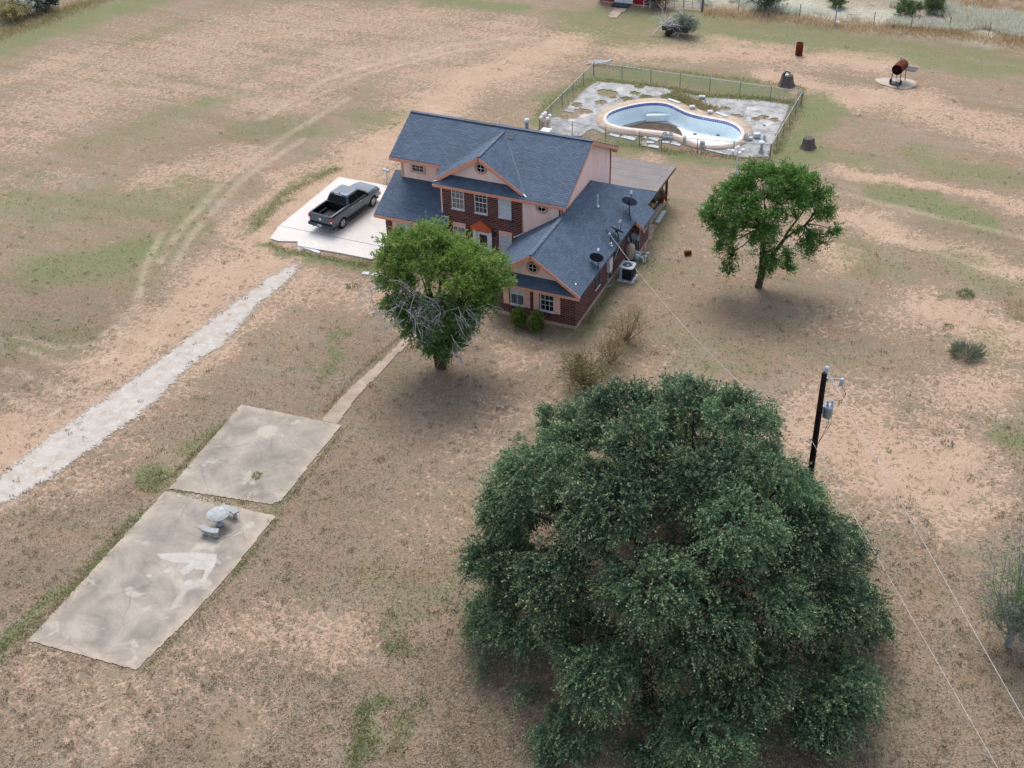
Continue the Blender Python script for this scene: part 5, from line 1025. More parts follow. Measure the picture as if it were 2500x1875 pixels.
def twigs(b,rng,root,d,L,r,depth,curl=.35,n=4):
    """recursive bare twig"""
    P=[np.array(root,float)]; d=np.array(d,float); d/=np.linalg.norm(d)
    for i in range(4):
        d=d+rng.normal(size=3)*curl*.45; d/=np.linalg.norm(d); P.append(P[-1]+d*L/4)
    b.tube([tuple(p) for p in P],[r*(1-.16*i) for i in range(5)],n,False)
    if depth>0:
        for k in range(rng.integers(2,5)):
            j=rng.integers(1,5); dd=d+rng.normal(size=3)*.75; twigs(b,rng,P[j],dd,L*rng.uniform(.45,.75),r*.55,depth-1,curl,n)
def lobed(rng,lobes,per_area,size,zmin=.4,ctr=None):
    """clumps spread over the outer side of ellipsoidal lobes"""
    out=[]
    for c,r,tb in lobes:
        c=np.array(c,float); o0=c-np.array(ctr); n=max(5,int(per_area*np.mean(r)**2))
        v=rng.normal(size=(n*2,3)); v/=np.linalg.norm(v,axis=1)[:,None]
        o0/=np.linalg.norm(o0)+1e-6; keep=(v@o0>-.45)|(v[:,2]>.1); v=v[keep][:n]
        rr=rng.uniform(.62,1.0,len(v))[:,None]
        p=c+v*np.array(r)*rr
        for a_,d_ in zip(p,v):
            if a_[2]>zmin: out.append((a_,size*rng.uniform(.7,1.3),(d_*.7+o0*.5),tb+rng.uniform(-.12,.12)))
    return out
BIG=1.0
# --- the big live oak
V0=np.array([-.414,.910,0]); RT=np.array([.910,.414,0])
rng=np.random.default_rng(3)
OC=np.array([12.9,-20.5,0.]); OK_=thing('live_oak','huge dark green spreading oak tree in the foreground','tree',tuple(OC))
M['oak']=leafmat('oak_leaf',S(36,60,46),S(98,126,92),S(176,190,140),.32,.42,1.15)
lobes=[]; tries=0
while len(lobes)<52 and tries<6000:
    tries+=1; a=rng.uniform(0,6.283); se=rng.uniform(-.04,1)**1.0; ce=math.sqrt(max(0,1-se*se)); R0=8.7*rng.uniform(.80,1.06); hh=9.3*rng.uniform(.84,1.06)
    c=OC+np.array([math.cos(a)*ce*R0,math.sin(a)*ce*R0,1.0+max(0,se)*hh])+V0*(.7*se)
    if all(np.linalg.norm(c-l[0])> 2.45 for l in lobes):
        s_=rng.uniform(1.0,1.55); lobes.append((c,(s_*1.15,s_*1.15,s_*.66),rng.uniform(-.3,.5)))
cl=lobed(rng,lobes,32,.42,.4,OC+np.array([0,0,1.0]))
nout=len(cl); inner=[]
for k in range(520):
    v=rng.normal(size=3); v/=np.linalg.norm(v); v[2]=abs(v[2]); f=rng.uniform(.58,.82); inner.append((OC+np.array([v[0]*8.2*f,v[1]*8.2*f,.9+v[2]*8.2*f])+V0*(.7*v[2]),rng.uniform(.45,.7),v*.5,-.35))  # low tint: shade inside the crown is put into the leaf colour
for k in range(46):
    a=rng.uniform(0,6.283); R0=rng.uniform(7.9,9.2); cl.append((OC+np.array([math.cos(a)*R0,math.sin(a)*R0,rng.uniform(.5,2.2)]),rng.uniform(.4,.7),np.array([math.cos(a),math.sin(a),-.1]),rng.uniform(-.1,.2)))
OUT=[(1640,872),(1700,905),(1760,950),(1850,985),(1905,1010),(1905,1110),(1960,1150),(1990,1205),(2070,1260),(2115,1340),(2125,1450),(2165,1500),(2145,1640),(2120,1740),(2066,1842),(1985,1828),(1890,1805),(1755,1866),(1625,1872),(1545,1842),(1500,1800),(1440,1835),(1366,1866),(1285,1805),(1279,1690),(1165,1685),(1125,1590),(1150,1450),(1135,1290),(1135,1150),(1200,1110),(1265,1010),(1345,965),(1400,905),(1500,915),(1530,880)]
def pix(p): q=Vector(tuple(p))-CP; w=q.dot(fw); return 1250+F*q.dot(CR)/w,937.5-F*q.dot(CU)/w
def inside(p,r): u,v=pix(p); u0,v0=np.array([u]),np.array([v]); return bool(inpoly(u0,v0,OUT)[0]) and polydist(u0,v0,OUT,True)[0]>r*38
cl=[c for c in cl if inside(c[0],c[1]*.45)]; inner=[c for c in inner if inside(c[0],c[1])]
A2=sprays(rng,inner,16,10,.08,.6,.3,tipk=0.,ln=1.2,up=.1); leafmesh('inner_crown',*A2,M['oak'],OK_,rng)
A=sprays(rng,cl,17,15,.074,1.1,.55,tipk=1.,ln=2.0,up=.14,spread=.38)
leafmesh('crown',*A,M['oak'],OK_,rng)
LB=[l[0] for l in lobes if inside(l[0],.9)]
b=MB()
limb(b,OC+(0,0,-.2),OC+(.1,.1,2.0),.62,.5,rng,5,.05,12)
for k in range(9):
    a=6.283*k/9+rng.uniform(-.3,.3); m_=OC+np.array([math.cos(a)*3.4,math.sin(a)*3.4,rng.uniform(3.2,5.)]); limb(b,OC+(0,0,1.6),m_,.32,.17,rng,7,.16,8,.05)
    if not LB: break
    for j in range(4):

        l=min((LB[q_] for q_ in rng.integers(0,len(LB),8)),key=lambda z_:np.linalg.norm(z_-m_)); limb(b,m_,l,.14,.04,rng,6,.14,6)
b.build('trunk',M['bark_dark'],OK_,fixn=False)
# --- leafy tree by the front walk, with grey dead branches
def place(u,v): p=at(u,v,0); return np.array([p.x,p.y,0.])
rng=np.random.default_rng(11)
c0_=place(1078,897); T1=thing('front_yard_tree','yellow green tree with grey dead branches in front of the door','tree',tuple(c0_))
M['leaf1']=leafmat('ash_leaf',S(64,100,50),S(124,154,72),S(184,190,106),.46,.5,1.1)
M['leaf1d']=leafmat('ash_leaf_dark',S(62,100,56),S(118,152,76),S(160,176,92),.46,.5,1.1)  # duller copy for the lower lobes, paints the crown's own shading
V0=np.array([-.414,.910,0]); RT=np.array([.910,.414,0])
def lob(base,r,d,z): return base+RT*r+V0*d+np.array([0,0,z])
up_=[(lob(c0_,x,d,z),(s_*1.1,s_*1.1,s_*.8),tb) for x,d,z,s_,tb in ((-2.1,.3,7.6,1.0,.15),(-1.2,-.4,8.4,1.0,.2),(-.4,.5,8.3,.9,.3),(.4,-.3,7.7,1.0,.4),(1.3,.2,7.5,.9,.45),(2.2,-.2,7.0,.9,.4),(3.1,.3,6.3,.85,.3),(3.4,.2,5.4,.7,.2),(-2.3,-.5,6.4,.9,.0),(-.8,-1.3,7.3,1.0,.25),(.8,-1.4,6.8,1.1,.5),(2.0,-1.1,6.0,1.0,.4),(0,1.5,7.2,1.1,.2),(-1.6,1.2,7.0,1.0,.1),(1.8,1.4,6.2,1.1,.2),(.2,-.4,6.7,1.1,.4),(2.8,-.6,6.4,.7,.4))]
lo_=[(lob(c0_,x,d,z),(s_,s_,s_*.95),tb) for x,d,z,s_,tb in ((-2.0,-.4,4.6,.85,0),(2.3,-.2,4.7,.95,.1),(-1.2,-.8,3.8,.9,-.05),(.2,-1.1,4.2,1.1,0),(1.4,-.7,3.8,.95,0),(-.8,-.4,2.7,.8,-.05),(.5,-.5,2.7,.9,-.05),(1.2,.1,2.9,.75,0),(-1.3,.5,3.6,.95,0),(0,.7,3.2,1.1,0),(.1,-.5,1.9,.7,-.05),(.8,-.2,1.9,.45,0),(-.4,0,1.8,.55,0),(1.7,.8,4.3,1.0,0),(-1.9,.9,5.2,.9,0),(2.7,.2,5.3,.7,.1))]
A=sprays(rng,lobed(rng,up_,21,.40,.5,c0_+(0,0,4)),18,9,.08,.7,.15,tipk=.8,ln=1.2)
leafmesh('crown',*A,M['leaf1'],T1,rng)
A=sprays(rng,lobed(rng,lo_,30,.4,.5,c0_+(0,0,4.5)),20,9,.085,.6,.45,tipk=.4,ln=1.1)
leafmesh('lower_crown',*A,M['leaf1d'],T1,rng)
b=MB(); limb(b,c0_-(0,0,.2),c0_+(0,0,1.5),.30,.26,rng,4,.03,12); limb(b,c0_+(-.35,0,-.1),c0_+(-.5,.1,1.6),.09,.07,rng,4,.05,6)
for l in up_[:12]: limb(b,c0_+(0,0,1.3+rng.uniform(0,.3)),l[0],.14,.03,rng,8,.10,7)
for l in lo_[:8]: limb(b,c0_+(0,0,1.3),l[0],.08,.02,rng,6,.10,6)
b.build('trunk',M['bark'],T1,fixn=False)
b=MB()
for x,d,z,dx,dz,L in ((-.9,-1.7,5.9,-.2,-.5,1.6),(-1.4,-1.6,5.6,-.8,-.5,1.8),(-.6,-2.0,5.4,.1,-.6,1.7),(-1.9,-1.4,5.2,-.7,-.6,1.6),(-.3,-2.0,6.2,.5,-.2,1.4),(-.8,-2.2,6.2,-.2,.5,1.3),(-2.6,-1.0,6.4,-1,-.1,1.3),(-3.1,-.6,5.9,-.7,-.6,1.5),(-3.3,-.2,5.5,-.3,-1,1.5),(1.5,-2.0,5.4,.2,-.7,1.6),(1.9,-1.8,5.1,.6,-.8,1.6),(1.3,-1.9,4.9,0,-1,1.2),(-1.5,-1.8,4.6,-.6,-.4,1.5),(-.9,-1.9,4.5,-.1,-.5,1.4),(-1.3,-2.1,5.3,.2,.2,1.4),(1.0,-1.6,3.4,.35,-.9,1.9),(1.3,-1.5,2.6,.2,-1,1.2)):
    p=lob(c0_,x,d,z); p=p-V0*.12-RT*.25; twigs(b,rng,p,RT*dx+np.array([0,0,dz])-V0*.3,L,.020,3,.45); twigs(b,rng,p,RT*(dx+rng.normal()*.5)+np.array([0,0,dz*.6]),L*.8,.016,3,.5,3); twigs(b,rng,p+rng.normal(size=3)*.3,RT*(dx+rng.normal()*.8)+np.array([0,0,dz]),L*.7,.014,2,.5,3)
b.build('dead_branches',M['deadwood'],T1,fixn=False)
# --- open round tree on the right lawn
rng=np.random.default_rng(23)
c2=place(1850,700); T2=thing('lawn_tree','open crowned bright green tree alone on the right lawn','tree',tuple(c2))
M['leaf2']=leafmat('elm_leaf',S(50,94,46),S(110,152,70),S(160,186,104),.42,.5,1.0)
l2=[(lob(c2,x,d,z),(s_*1.1,s_*1.1,s_*.8),tb) for x,d,z,s_,tb in ((-1.7,.2,6.7,.85,.2),(-.5,.4,7.3,.95,.25),(.7,.2,7.5,.95,.25),(1.9,.2,7.2,.9,.3),(2.5,.3,6.2,.8,.1),(-2.7,-.2,5.6,.8,.15),(-3.1,.2,4.9,.5,.1),(-1.5,-.7,5.7,.9,.15),(-.2,-.8,6.2,1.0,.25),(1.1,-.7,6.3,.9,.2),(3.1,-.1,5.6,.75,.1),(3.6,.4,4.9,.55,.05),(-2.1,-.5,4.6,.8,.05),(-.8,-.9,4.9,.85,.1),(.3,-1.0,5.2,.75,.15),(-2.3,.6,3.8,.5,0),(2.1,-.5,3.7,.7,.1),(3.0,-.3,3.5,.65,.05),(-3.4,0,5.3,.35,0),(4.2,.1,3.9,.3,.1),(0,1.4,6.4,1.1,.1),(1.7,1.3,6.0,1.0,.1),(-1.6,1.2,5.8,1.0,.1),(-2.4,0,3.0,.35,0),(-1.8,-.3,2.7,.3,0),(-2.1,-.4,1.8,.22,0),(.2,-.2,3.6,.65,0),(.1,-.2,2.7,.55,0),(.5,-.3,2.1,.4,0),(1.4,-.3,2.4,.3,0),(1.6,-.3,1.6,.22,0),(2.9,-.2,2.7,.28,0),(.4,-.1,1.4,.3,0),(-.4,-.4,4.1,.6,.05),(3.4,.2,6.2,.4,.1))]
A=sprays(rng,lobed(rng,l2,26,.37,.4,c2+(0,0,4.4)),19,8,.085,.7,.25,tipk=.7,ln=1.3)
leafmesh('crown',*A,M['leaf2'],T2,rng)
b=MB(); limb(b,c2-(0,0,.2),lob(c2,.15,0,1.7),.25,.2,rng,4,.03,10); f1=lob(c2,.15,0,1.5)
m1=lob(c2,1.3,0,3.3); limb(b,f1,m1,.15,.11,rng,5,.05,8); m2=lob(c2,2.0,.1,4.6); limb(b,m1,m2,.09,.06,rng,5,.08,7); m3=lob(c2,2.5,.0,4.3); limb(b,m1,m3,.08,.05,rng,5,.08,7)
m4=lob(c2,-.1,0,4.2); limb(b,f1,m4,.2,.13,rng,5,.05,8)
for j,l in enumerate(l2):
    if j in (25,29,30,31,32): continue
    s0=min((m1,m2,m3,m4,f1),key=lambda q:np.linalg.norm(q-l[0])); limb(b,s0,l[0],.06,.018,rng,6,.12,6)
b.build('trunk',M['bark'],T2,fixn=False)
# --- half dead tree at the right edge
rng=np.random.default_rng(31)
c3=place(2462,1575); T3=thing('half_dead_tree','wispy grey green half dead tree cut by the right edge','tree',tuple(c3))
M['greytwig']=dirty('grey_twig',S(176,180,176),S(120,122,118),4,.9,.1); M['wispy']=leafmat('wispy_leaf',S(88,116,72),S(132,156,102),S(170,182,140),.4,.6,1.05)
b=MB(); tw=MB(); cl=[]; limb(b,c3-(0,0,.2),c3+(0,0,1.2),.2,.15,rng,4,.05,8)
for k in range(46):
    a=rng.uniform(0,6.283); f=math.sqrt(rng.uniform(0,1)); H_=rng.uniform(1.2,6.6); w_=.5+1.5*math.sin(min(1,H_/5.0)*2.2)
    q_=c3+np.array([math.cos(a)*f*w_,math.sin(a)*f*w_,H_])+RT*.35; P=limb(b,c3+(rng.normal()*.15,rng.normal()*.15,min(1.1,H_*.4)),q_,.04,.012,rng,6,.14,4)
    for j in range(6): twigs(tw,rng,P[2+j%5],np.array([math.cos(a)*.7,math.sin(a)*.7,rng.uniform(-.2,1.0)])+rng.normal(size=3)*.4,rng.uniform(.6,1.3),.014,2,.35,3)
    for j in range(5): cl.append((np.array(P[rng.integers(2,7)])+rng.normal(size=3)*.25,.32,rng.normal(size=3)*.5+np.array([0,0,.3]),rng.uniform(-.1,.3)))
for k in range(16): p=lob(c3,rng.uniform(-.5,.9),-rng.uniform(.3,.9),rng.uniform(1.0,3.0)); twigs(tw,rng,p,np.array([rng.normal()*.5,rng.normal()*.5,-.8]),1.3,.018,2,.4,3)
b.build('trunk',M['greytwig'],T3,fixn=False); tw.build('dead_branches',M['greytwig'],T3,fixn=False)
A=sprays(rng,cl,8,7,.055,.5,.25,tipk=.6); leafmesh('crown',*A,M['wispy'],T3,rng)
# --- bushes
M['twig_tan']=dirty('tan_twig',S(156,138,118),S(112,98,84),5,.9,.1)
def bush(name,u,v,label,cat,r,h,stems,mat,leafn,leaf,seed,per=8,bias=0.,group=None,bare=.0,spread=.9,p=None,cr=.16):
    rng=np.random.default_rng(seed); c=place(u,v) if p is None else np.array(p,float); t=thing(name,label,cat,tuple(c),group=group); b=MB(); cl=[]
    for k in range(stems):
        a=rng.uniform(0,6.283); f=math.sqrt(rng.uniform(0,1)); q_=c+np.array([math.cos(a)*r*f,math.sin(a)*r*f,h*(1-.45*f*f)*rng.uniform(.75,1.05)]); P=limb(b,c+np.array([math.cos(a)*.1,math.sin(a)*.1,-.05]),q_,.022,.006,rng,5,.1,4,.03)
        for j in range(3): twigs(b,rng,P[3+j%3],np.array([math.cos(a)*f,math.sin(a)*f,1.])+rng.normal(size=3)*.5,h*.25,.008,1,.3,3)
        for j in range(leafn): s0=np.array(P[-1-rng.integers(0,3)]); cl.append((s0+rng.normal(size=3)*.12*h*spread,cr*h,np.array([math.cos(a)*f,math.sin(a)*f,.6]),bias+rng.uniform(-.1,.2)))
    b.build('stems',M['twig_tan'],t,fixn=False); A=sprays(rng,cl,per,6,leaf,.6,.1,tipk=.8,ln=1.2); leafmesh('crown',*A,mat,t,rng); return t
M['myrtle']=leafmat('myrtle_leaf',S(124,114,80),S(160,148,102),S(198,176,140),.42,.6,1.2); M['myrtle2']=leafmat('myrtle_leaf_green',S(84,90,54),S(136,126,78),S(190,158,126),.42,.6,1.15); M['box']=leafmat('shrub_leaf',S(50,80,34),S(104,136,50),S(180,182,80),.4,.45,1.1); M['sage']=leafmat('sage_leaf',S(176,182,168),S(210,214,202),S(226,226,212),.35,.6,1.15); M['bushg']=leafmat('bush_leaf',S(70,96,62),S(116,140,88),S(150,160,110),.35,.5); M['bushd']=leafmat('dark_bush_leaf',S(44,74,62),S(80,112,92),S(150,164,146),.35,.5); M['straw']=leafmat('straw_blade',S(158,132,100),S(200,176,140),S(214,196,164),.35,.7,1.05); M['grassy']=leafmat('grass_blade',S(92,106,60),S(146,150,96),S(186,174,124),.4,.6,1.05); M['yucca']=leafmat('yucca_blade',S(92,110,88),S(140,154,126),S(176,176,146),.2,.5); M['olive']=leafmat('olive_blade',S(132,124,86),S(172,162,118),S(198,184,142),.35,.6,1.05)
bush('crape_myrtle',1528,831,'thin twiggy brown shrub nearest the house corner','shrub',1.3,2.3,40,M['myrtle'],3,.045,41,5,.1,'sparse twiggy shrubs on the lawn')
bush('crape_myrtle',1490,885,'grey green twiggy shrub between two sparse shrubs','shrub',.9,1.9,24,M['myrtle'],3,.05,42,5,-.2,'sparse twiggy shrubs on the lawn')
bush('crape_myrtle',1432,945,'reddish brown leafy shrub touching the top of the big oak','shrub',1.5,2.2,48,M['myrtle2'],5,.055,43,6,.0,'sparse twiggy shrubs on the lawn')
bush('foundation_shrub',1268,800,'yellow green shrub under the left wing window','shrub',.27,1.35,26,M['box'],9,.055,44,9,.15,'round shrubs by the wing wall',spread=.5,cr=.12)
bush('foundation_shrub',1312,812,'greener round shrub under the right wing window','shrub',.30,1.3,26,M['box'],10,.055,45,9,-.05,'round shrubs by the wing wall',spread=.5,cr=.12)
# planter foliage is part of the planter
rng=np.random.default_rng(5); pl=np.array(PLANTER.location); A=sprays(rng,[(pl+np.array([rng.normal()*.18,rng.normal()*.18,.8]),.3,rng.normal(size=3),.1) for _ in range(10)],10,6,.07,.5,.3); leafmesh('foliage',*A,M['bushd'],PLANTER,rng)
def blades(name,P,H,mat,rng,lean=.5,w=.03,label=None,cat=None,parent=None,kind=None,tb=None):
    n=len(P); d=rng.normal(size=(n,3))*lean; d[:,2]=1; d/=np.linalg.norm(d,axis=1)[:,None]
    ti=np.stack([np.clip(rng.uniform(0,1,n)+(tb if tb is not None else 0),0,1),rng.uniform(0,.7,n)**2],1)
    return leafmesh(name,P+d*H[:,None]*.45,d,H,np.full(n,w)*rng.uniform(.7,1.3,n),ti,mat,parent,rng)
# yucca clump
rng=np.random.default_rng(51); c=place(2360,866); t=thing('yucca_clump','spiky grey green yucca clump on the right lawn','yucca',tuple(c))
n=420; a=rng.uniform(0,6.283,n); f=np.sqrt(rng.uniform(0,1,n))*.75; P=c+np.stack([np.cos(a)*f,np.sin(a)*f*.8,rng.uniform(.02,.15,n)],1); d=np.stack([np.cos(a)*f*1.3,np.sin(a)*f*1.3,.75+0*a],1)+rng.normal(size=(n,3))*.3; d/=np.linalg.norm(d,axis=1)[:,None]; h=rng.uniform(.4,.75,n)
leafmesh('blades',P+d*h[:,None]*.5,d,h,np.full(n,.055),np.stack([rng.uniform(0,1,n),rng.uniform(0,.6,n)],1),M['yucca'],t,rng)
def weed(u,v,r,h,n,seed,label,mat='bushg'):
    rng=np.random.default_rng(seed); c=place(u,v); t=thing('weed_clump',label,'weed',tuple(c),group='weed clumps on the lawn'); a=rng.uniform(0,6.283,n); f=np.sqrt(rng.uniform(0,1,n))*r
    P=c+np.stack([np.cos(a)*f,np.sin(a)*f,rng.uniform(0,.05,n)],1); d=np.stack([np.cos(a)*.6,np.sin(a)*.6,.8+0*a],1)+rng.normal(size=(n,3))*.4; h_=rng.uniform(.5,1,n)*h
    d/=np.linalg.norm(d,axis=1)[:,None]; leafmesh('leaves',P+d*h_[:,None]*.5,d,h_,np.full(n,.04),np.stack([rng.uniform(0,1,n),rng.uniform(0,.4,n)],1),M[mat],t,rng)
weed(2357,720,.5,.3,180,61,'low green weed clump above the yucca'); weed(628,1163,.2,.28,70,62,'tuft of weeds growing out of the upper concrete pad','grassy'); weed(2317,798,.22,.2,60,63,'tiny weed left of the yucca'); weed(2312,1086,.28,.25,50,64,'small dark weed on the bare patch by the pole','bushd'); weed(750,995,.1,.1,10,65,'tiny weed by the walkway start') if False else None
weed(860,700,.4,.18,110,66,'pale flat weed on bare soil near the drive end'); weed(2498,760,.9,.7,160,67,'brown weed clump cut by the right edge','olive')
# stuff: green weeds along edges
def along(pts,width,dens,rng,z=0):
    W2=[at(u,v,z) for u,v in pts]; out=[]
    for a_,c_ in zip(W2[:-1],W2[1:]):
        L=(c_-a_).length; n=int(L*dens)+1; k=rng.uniform(0,1,n); p=np.array(a_)+(np.array(c_)-np.array(a_))*k[:,None]; nn=np.array([-(c_-a_).y,(c_-a_).x,0])/L; p=p+nn*(rng.normal(size=n)*width)[:,None]; p[:,2]=z-.02; out.append(p)
    return np.concatenate(out)
rng=np.random.default_rng(71)
P=np.concatenate([along([(330,1262),(250,1352),(180,1432),(60,1548),(-30,1600)],.25,260,rng),along([(400,1150),(370,1185),(350,1200)],.45,420,rng),along([(560,1025),(470,1110),(420,1165)],.12,160,rng),along([(430,1203),(500,1220),(560,1236)],.1,220,rng),along([(585,1230),(615,1210)],.18,260,rng),
 along([(838,1045),(750,1165),(700,1225)],.1,90,rng),along([(680,1268),(570,1408),(480,1505),(345,1640)],.1,90,rng),along([(620,555),(700,470),(830,410)],.32,230,rng),along([(655,592),(690,608),(760,622),(900,650)],.22,240,rng),along([(880,640),(935,650)],.35,300,rng),along([(790,1010),(870,915),(1000,800)],.12,80,rng),along([(960,1570),(1000,1565)],.5,420,rng),along([(893,1715),(878,1800),(860,1890)],.2,260,rng),along([(985,1740),(962,1850)],.22,160,rng),along([(1425,795),(1500,700)],.15,150,rng),along([(1390,810),(1240,775)],.12,50,rng)])
o=blades('green_weeds',P,rng.uniform(.05,.16,len(P)),M['grassy'],rng,.6,.03); o['kind']='stuff'
P=np.concatenate([along(P2([(560,262),(700,275),(1040,312)]),.3,260,rng),along(P2([(1050,318),(1250,365),(1500,378),(1700,392),(1900,420)]),.32,420,rng),along(P2([(700,410),(900,378),(1100,385),(1230,440),(1400,485)]),.35,260,rng),along(P2([(1100,350),(1230,420)]),.5,380,rng),along(P2([(180,510),(330,370),(540,260)]),.45,240,rng),along(P2([(230,620),(330,655),(500,650)]),.3,180,rng),along(P2([(690,690),(860,705)]),.4,200,rng),along(P2([(1010,740),(1260,755),(1480,785),(1740,810)]),.3,260,rng),along(P2([(1780,760),(1830,620),(1940,420),(1965,310)]),.28,240,rng),along(P2([(540,165),(960,190),(1450,250),(1950,310)]),.25,120,rng)]+[np.array([(hx+rng.normal()*hr*.45,hy+rng.normal()*hr*.4,0) for _ in range(int(120*hr))]) for hx,hy,hr in holes])
P=P[rng.random(len(P))<.55]; o=blades('pool_weeds',P,rng.uniform(.06,.22,len(P)),M['grassy'],rng,.6,.04); o['kind']='stuff'
P=along(P2([(1080,345),(1230,425),(1380,480)]),.4,260,rng); o=blades('pale_grass',P,rng.uniform(.2,.45,len(P)),M['olive'],rng,.4,.04); o['kind']='stuff'
# dry grass litter and tufts over the whole yard, thin where the soil is bare
rng=np.random.default_rng(77); n=800000
vv=np.sqrt(rng.uniform(0,1,n)); U_=rng.uniform(-60,2560,n); Vp=-20+1930*vv
d_=(np.array(CR)[None]*((U_-1250)/F)[:,None]-np.array(CU)[None]*((Vp-937.5)/F)[:,None]+np.array(fw)[None]); tt=-CP.z/d_[:,2]; P=np.array(CP)[None]+d_*tt[:,None]
ix=np.clip(np.searchsorted(gx,P[:,0]),0,len(gx)-1); iy=np.clip(np.searchsorted(gy,P[:,1]),0,len(gy)-1)
sh_=.55-.5*sand[ix,iy]+.25*green[ix,iy]+.15*dark[ix,iy]+(fbm(P[:,0],P[:,1],.45,9)-.5)*1.2
keepm=rng.random(n)<np.clip(sh_,.03,1)*.42
for pl_ in (pA,pB,wk,[(-23.7,2.8),(-15,2.8),(-15,12.7),(-23.7,12.7)],[(-15.5,4.9),(-2.8,4.9),(-2.8,14),(-15.5,14)],[(-5.5,-.1),(.2,-.1),(.8,12),(.2,18.2),(-7.6,18.2),(-5.5,4)],dk,gl_w:=px2w(gl+gr),RIM,COP): keepm&=~inpoly(P[:,0],P[:,1],pl_)
P=P[keepm]; gsel=green[ix,iy][keepm]; P[:,2]=.0
h=rng.uniform(.06,.17,len(P)); d=rng.normal(size=(len(P),3))*1.0; d[:,2]=.55; d/=np.linalg.norm(d,axis=1)[:,None]
M['litter']=leafmat('dry_blade',S(134,121,106),S(188,173,153),S(196,182,160),.25,.7,1.0); M['litterg']=leafmat('green_blade',S(82,92,62),S(132,138,98),S(166,162,120),.3,.7,1.0)
gg=rng.random(len(P))<np.clip(gsel*.75,0,.75)
for nm,k_,mt in (('dry_grass',~gg,'litter'),('green_grass',gg,'litterg')):
    q=P[k_]; o=leafmesh(nm,q+d[k_]*h[k_][:,None]*.4,d[k_],h[k_],h[k_]*.32,np.stack([rng.uniform(0,1,len(q)),rng.uniform(0,.8,len(q))**3],1),M[mt],None,rng); o['kind']='stuff'
rng=np.random.default_rng(79); n=2600; U_=rng.uniform(-40,2540,n); Vp=1900*np.sqrt(rng.uniform(0,1,n)); T_p=[]; T_d=[]; T_h=[]; T_c=[]
for u,v in zip(U_,Vp):
    p=at(u,v,0); x,y=np.array([p.x]),np.array([p.y])
    if any(inpoly(x,y,q)[0] for q in (pA,pB,wk,RIM,COP,dk,[(-23.7,2.8),(-5,2.8),(-5,14),(-23.7,14)],[(-5.5,-.1),(.2,-.1),(.9,12),(.2,18.2),(-7.6,18.2),(-5.5,4)])): continue
    r=rng.uniform(.05,.2); k=int(12+60*r); a=rng.uniform(0,6.283,k); f=np.sqrt(rng.uniform(0,1,k))*r; tone=rng.random()
    T_p.append(np.stack([p.x+np.cos(a)*f,p.y+np.sin(a)*f,0*a],1)); d=np.stack([np.cos(a)*.5,np.sin(a)*.5,.8+0*a],1)+rng.normal(size=(k,3))*.35; T_d.append(d/np.linalg.norm(d,axis=1)[:,None]); T_h.append(rng.uniform(.5,1,k)*(.08+.5*r)); T_c.append(np.stack([np.clip(tone*.7+rng.random(k)*.3,0,1),np.full(k,.6*(tone>.8))],1))
T_p=np.concatenate(T_p); T_d=np.concatenate(T_d); T_h=np.concatenate(T_h)
o=leafmesh('grass_tufts',T_p+T_d*T_h[:,None]*.45,T_d,T_h,T_h*.22,np.concatenate(T_c),leafmat('tuft_blade',S(84,84,62),S(140,134,102),S(186,176,150),.3,.7,1.0),None,rng); o['kind']='stuff'
# back field beyond the wire fence: tall straw and white flowering weeds
rng=np.random.default_rng(81)
edge=[(1716,28),(1802,33),(1876,38),(1951,45),(2040,62),(2132,66),(2222,78),(2316,82),(2413,92),(2520,112),(2640,130)]
P=np.concatenate([along([(u,v+3) for u,v in edge],.7,170,rng)]); o=blades('tall_straw_grass',P,rng.uniform(.2,.7,len(P)),M['straw'],rng,.4,.05); o['kind']='stuff'
def area(poly,n,rng):
    w=px2w(poly); w=np.array(w); x=rng.uniform(w[:,0].min(),w[:,0].max(),n*6); y=rng.uniform(w[:,1].min(),w[:,1].max(),n*6); k=inpoly(x,y,w)&(fbm(x,y,.3,7)>.46+.12*rng.random(n*6)); return np.stack([x[k][:n],y[k][:n],0*x[k][:n]],1)
P=area([(1730,20),(1880,30),(2040,55),(2230,72),(2440,90),(2640,120),(2640,60),(2300,10),(2200,-30),(1760,-40),(1700,0)],30000,rng); o=blades('white_flowering_weeds',P,rng.uniform(.3,.8,len(P)),M['sage'],rng,.5,.045); o['kind']='stuff'
P=area([(2100,60),(2640,122),(2640,-60),(1900,-60),(2000,10)],16000,rng); o=blades('field_straw',P,rng.uniform(.3,.7,len(P)),M['straw'],rng,.4,.05); o['kind']='stuff'
bush('field_bush',1868,24,'green bush with thin trunk behind the back fence near the gates','bush',1.3,2.4,24,M['bushg'],6,.09,91,8,0,'bushes in the back field'); bush('field_bush',2045,16,'small green bush behind the tall white fence post','bush',.8,1.3,16,M['bushg'],6,.08,92,8,.2,'bushes in the back field'); bush('field_bush',2212,36,'olive bush right of centre in the back field','bush',1.1,1.5,18,M['bushg'],6,.08,93,8,0,'bushes in the back field'); bush('field_bush',2280,30,'roundest bright green bush in the back field','bush',.95,1.7,20,M['bushg'],8,.08,94,9,.35,'bushes in the back field')
bush('barn_bush',1604,16,'dark green bush between red barn and pipe gate','bush',1.0,2.4,20,M['bushd'],8,.1,95,9,-.2)
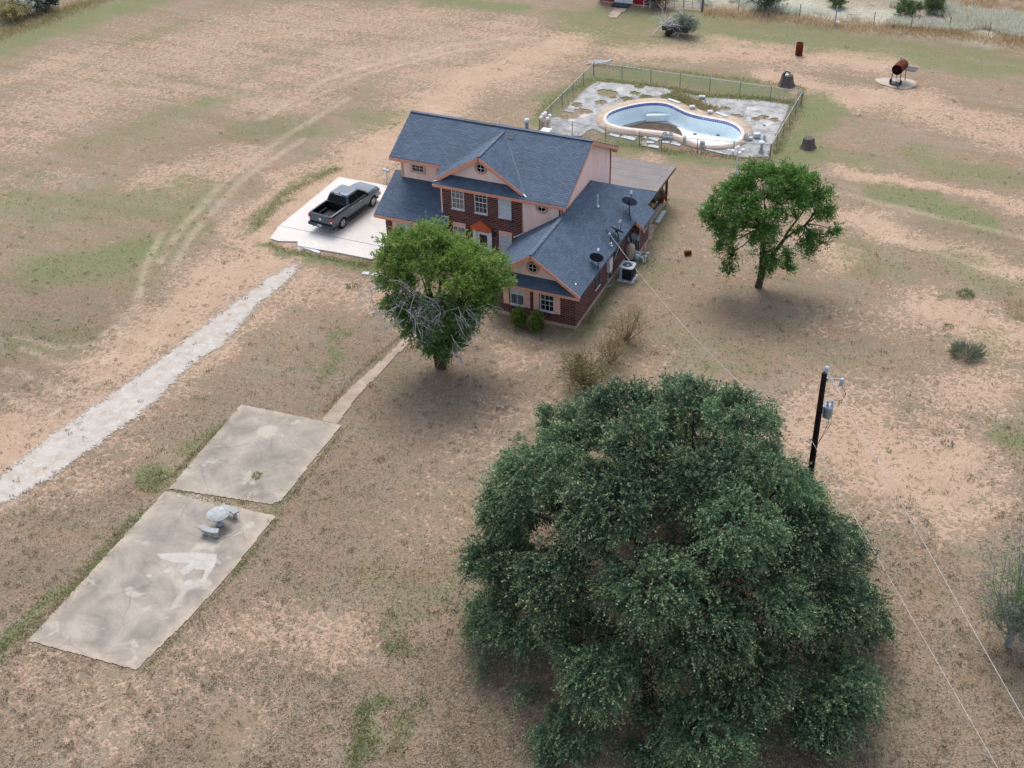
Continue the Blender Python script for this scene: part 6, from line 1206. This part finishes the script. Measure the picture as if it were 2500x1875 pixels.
bush('hedge_bush',120,22,'dark blue green bush at the top left corner','bush',1.4,2.1,26,M['bushd'],8,.11,96,9,0,'bushes along the top left edge'); bush('hedge_bush',80,30,'pale silvery bush left of the dark corner bush','bush',1.7,1.9,26,M['sage'],7,.09,97,9,0,'bushes along the top left edge'); bush('hedge_bush',35,48,'pale olive bush at the far left edge','bush',1.7,1.6,24,M['olive'],8,.09,98,9,.2,'bushes along the top left edge'); bush('hedge_bush',48,10,'silvery bush at the top edge','bush',1.6,1.9,20,M['sage'],6,.09,100,8,-.2,'bushes along the top left edge')
P=np.concatenate([along([(-40,95),(20,78),(90,58),(160,28),(260,-10)],.8,200,rng),along([(-20,20),(40,-20)],2.2,260,rng)]); o=blades('hedgerow_grass',P,rng.uniform(.2,.6,len(P)),M['olive'],rng,.5,.05); o['kind']='stuff'
# trailer heaped with cut brush
c=place(1652,84); t=thing('brush_trailer','small trailer heaped with cut branches behind the pool','trailer',tuple(c)); rng=np.random.default_rng(99)
b=MB(); b.box((c[0]-1.2,c[1]-.6,.45),(c[0]+1.2,c[1]+.6,.52)); b.box((c[0]-1.2,c[1]-.64,.5),(c[0]+1.2,c[1]-.6,.85)); b.box((c[0]-1.2,c[1]+.6,.5),(c[0]+1.2,c[1]+.64,.85)); b.build('bed',M['dark_metal'],t)
for s_ in (-1,1): q=MB(); q.lathe([(.02,-.09),(.3,-.09),(.34,-.05),(.34,.05),(.3,.09),(.02,.09)],16,(c[0]-.5,c[1]+s_*.75,.34),axis='y'); q.build('wheel',M['black'],t)
b=MB()
for k in range(60): twigs(b,rng,c+np.array([rng.uniform(-1.2,.5),rng.uniform(-.5,.5),rng.uniform(.55,1.2)]),rng.normal(size=3)*np.array([1,.8,.5])+np.array([0,0,.25]),rng.uniform(.7,1.5),.035,1,.3,4)
limb(b,c+(-.6,-.1,1.5),c+(-1.9,-1.3,.1),.09,.05,rng,5,.05,6); b.build('cut_branches',M['deadwood'],t,fixn=False)
A=sprays(rng,[(c+np.array([rng.uniform(-.2,1.7),rng.uniform(-.6,.6),rng.uniform(.5,1.7)]),.4,rng.normal(size=3)*.4,rng.uniform(-.1,.3)) for _ in range(60)],12,7,.07,.5,.3); leafmesh('cut_leaves',*A,leafmat('wilted_leaf',S(110,126,110),S(150,164,144),S(186,192,172),.3,.6),t,rng)
for o in bpy.data.objects:
    if 'localbuild' in o: del o['localbuild']
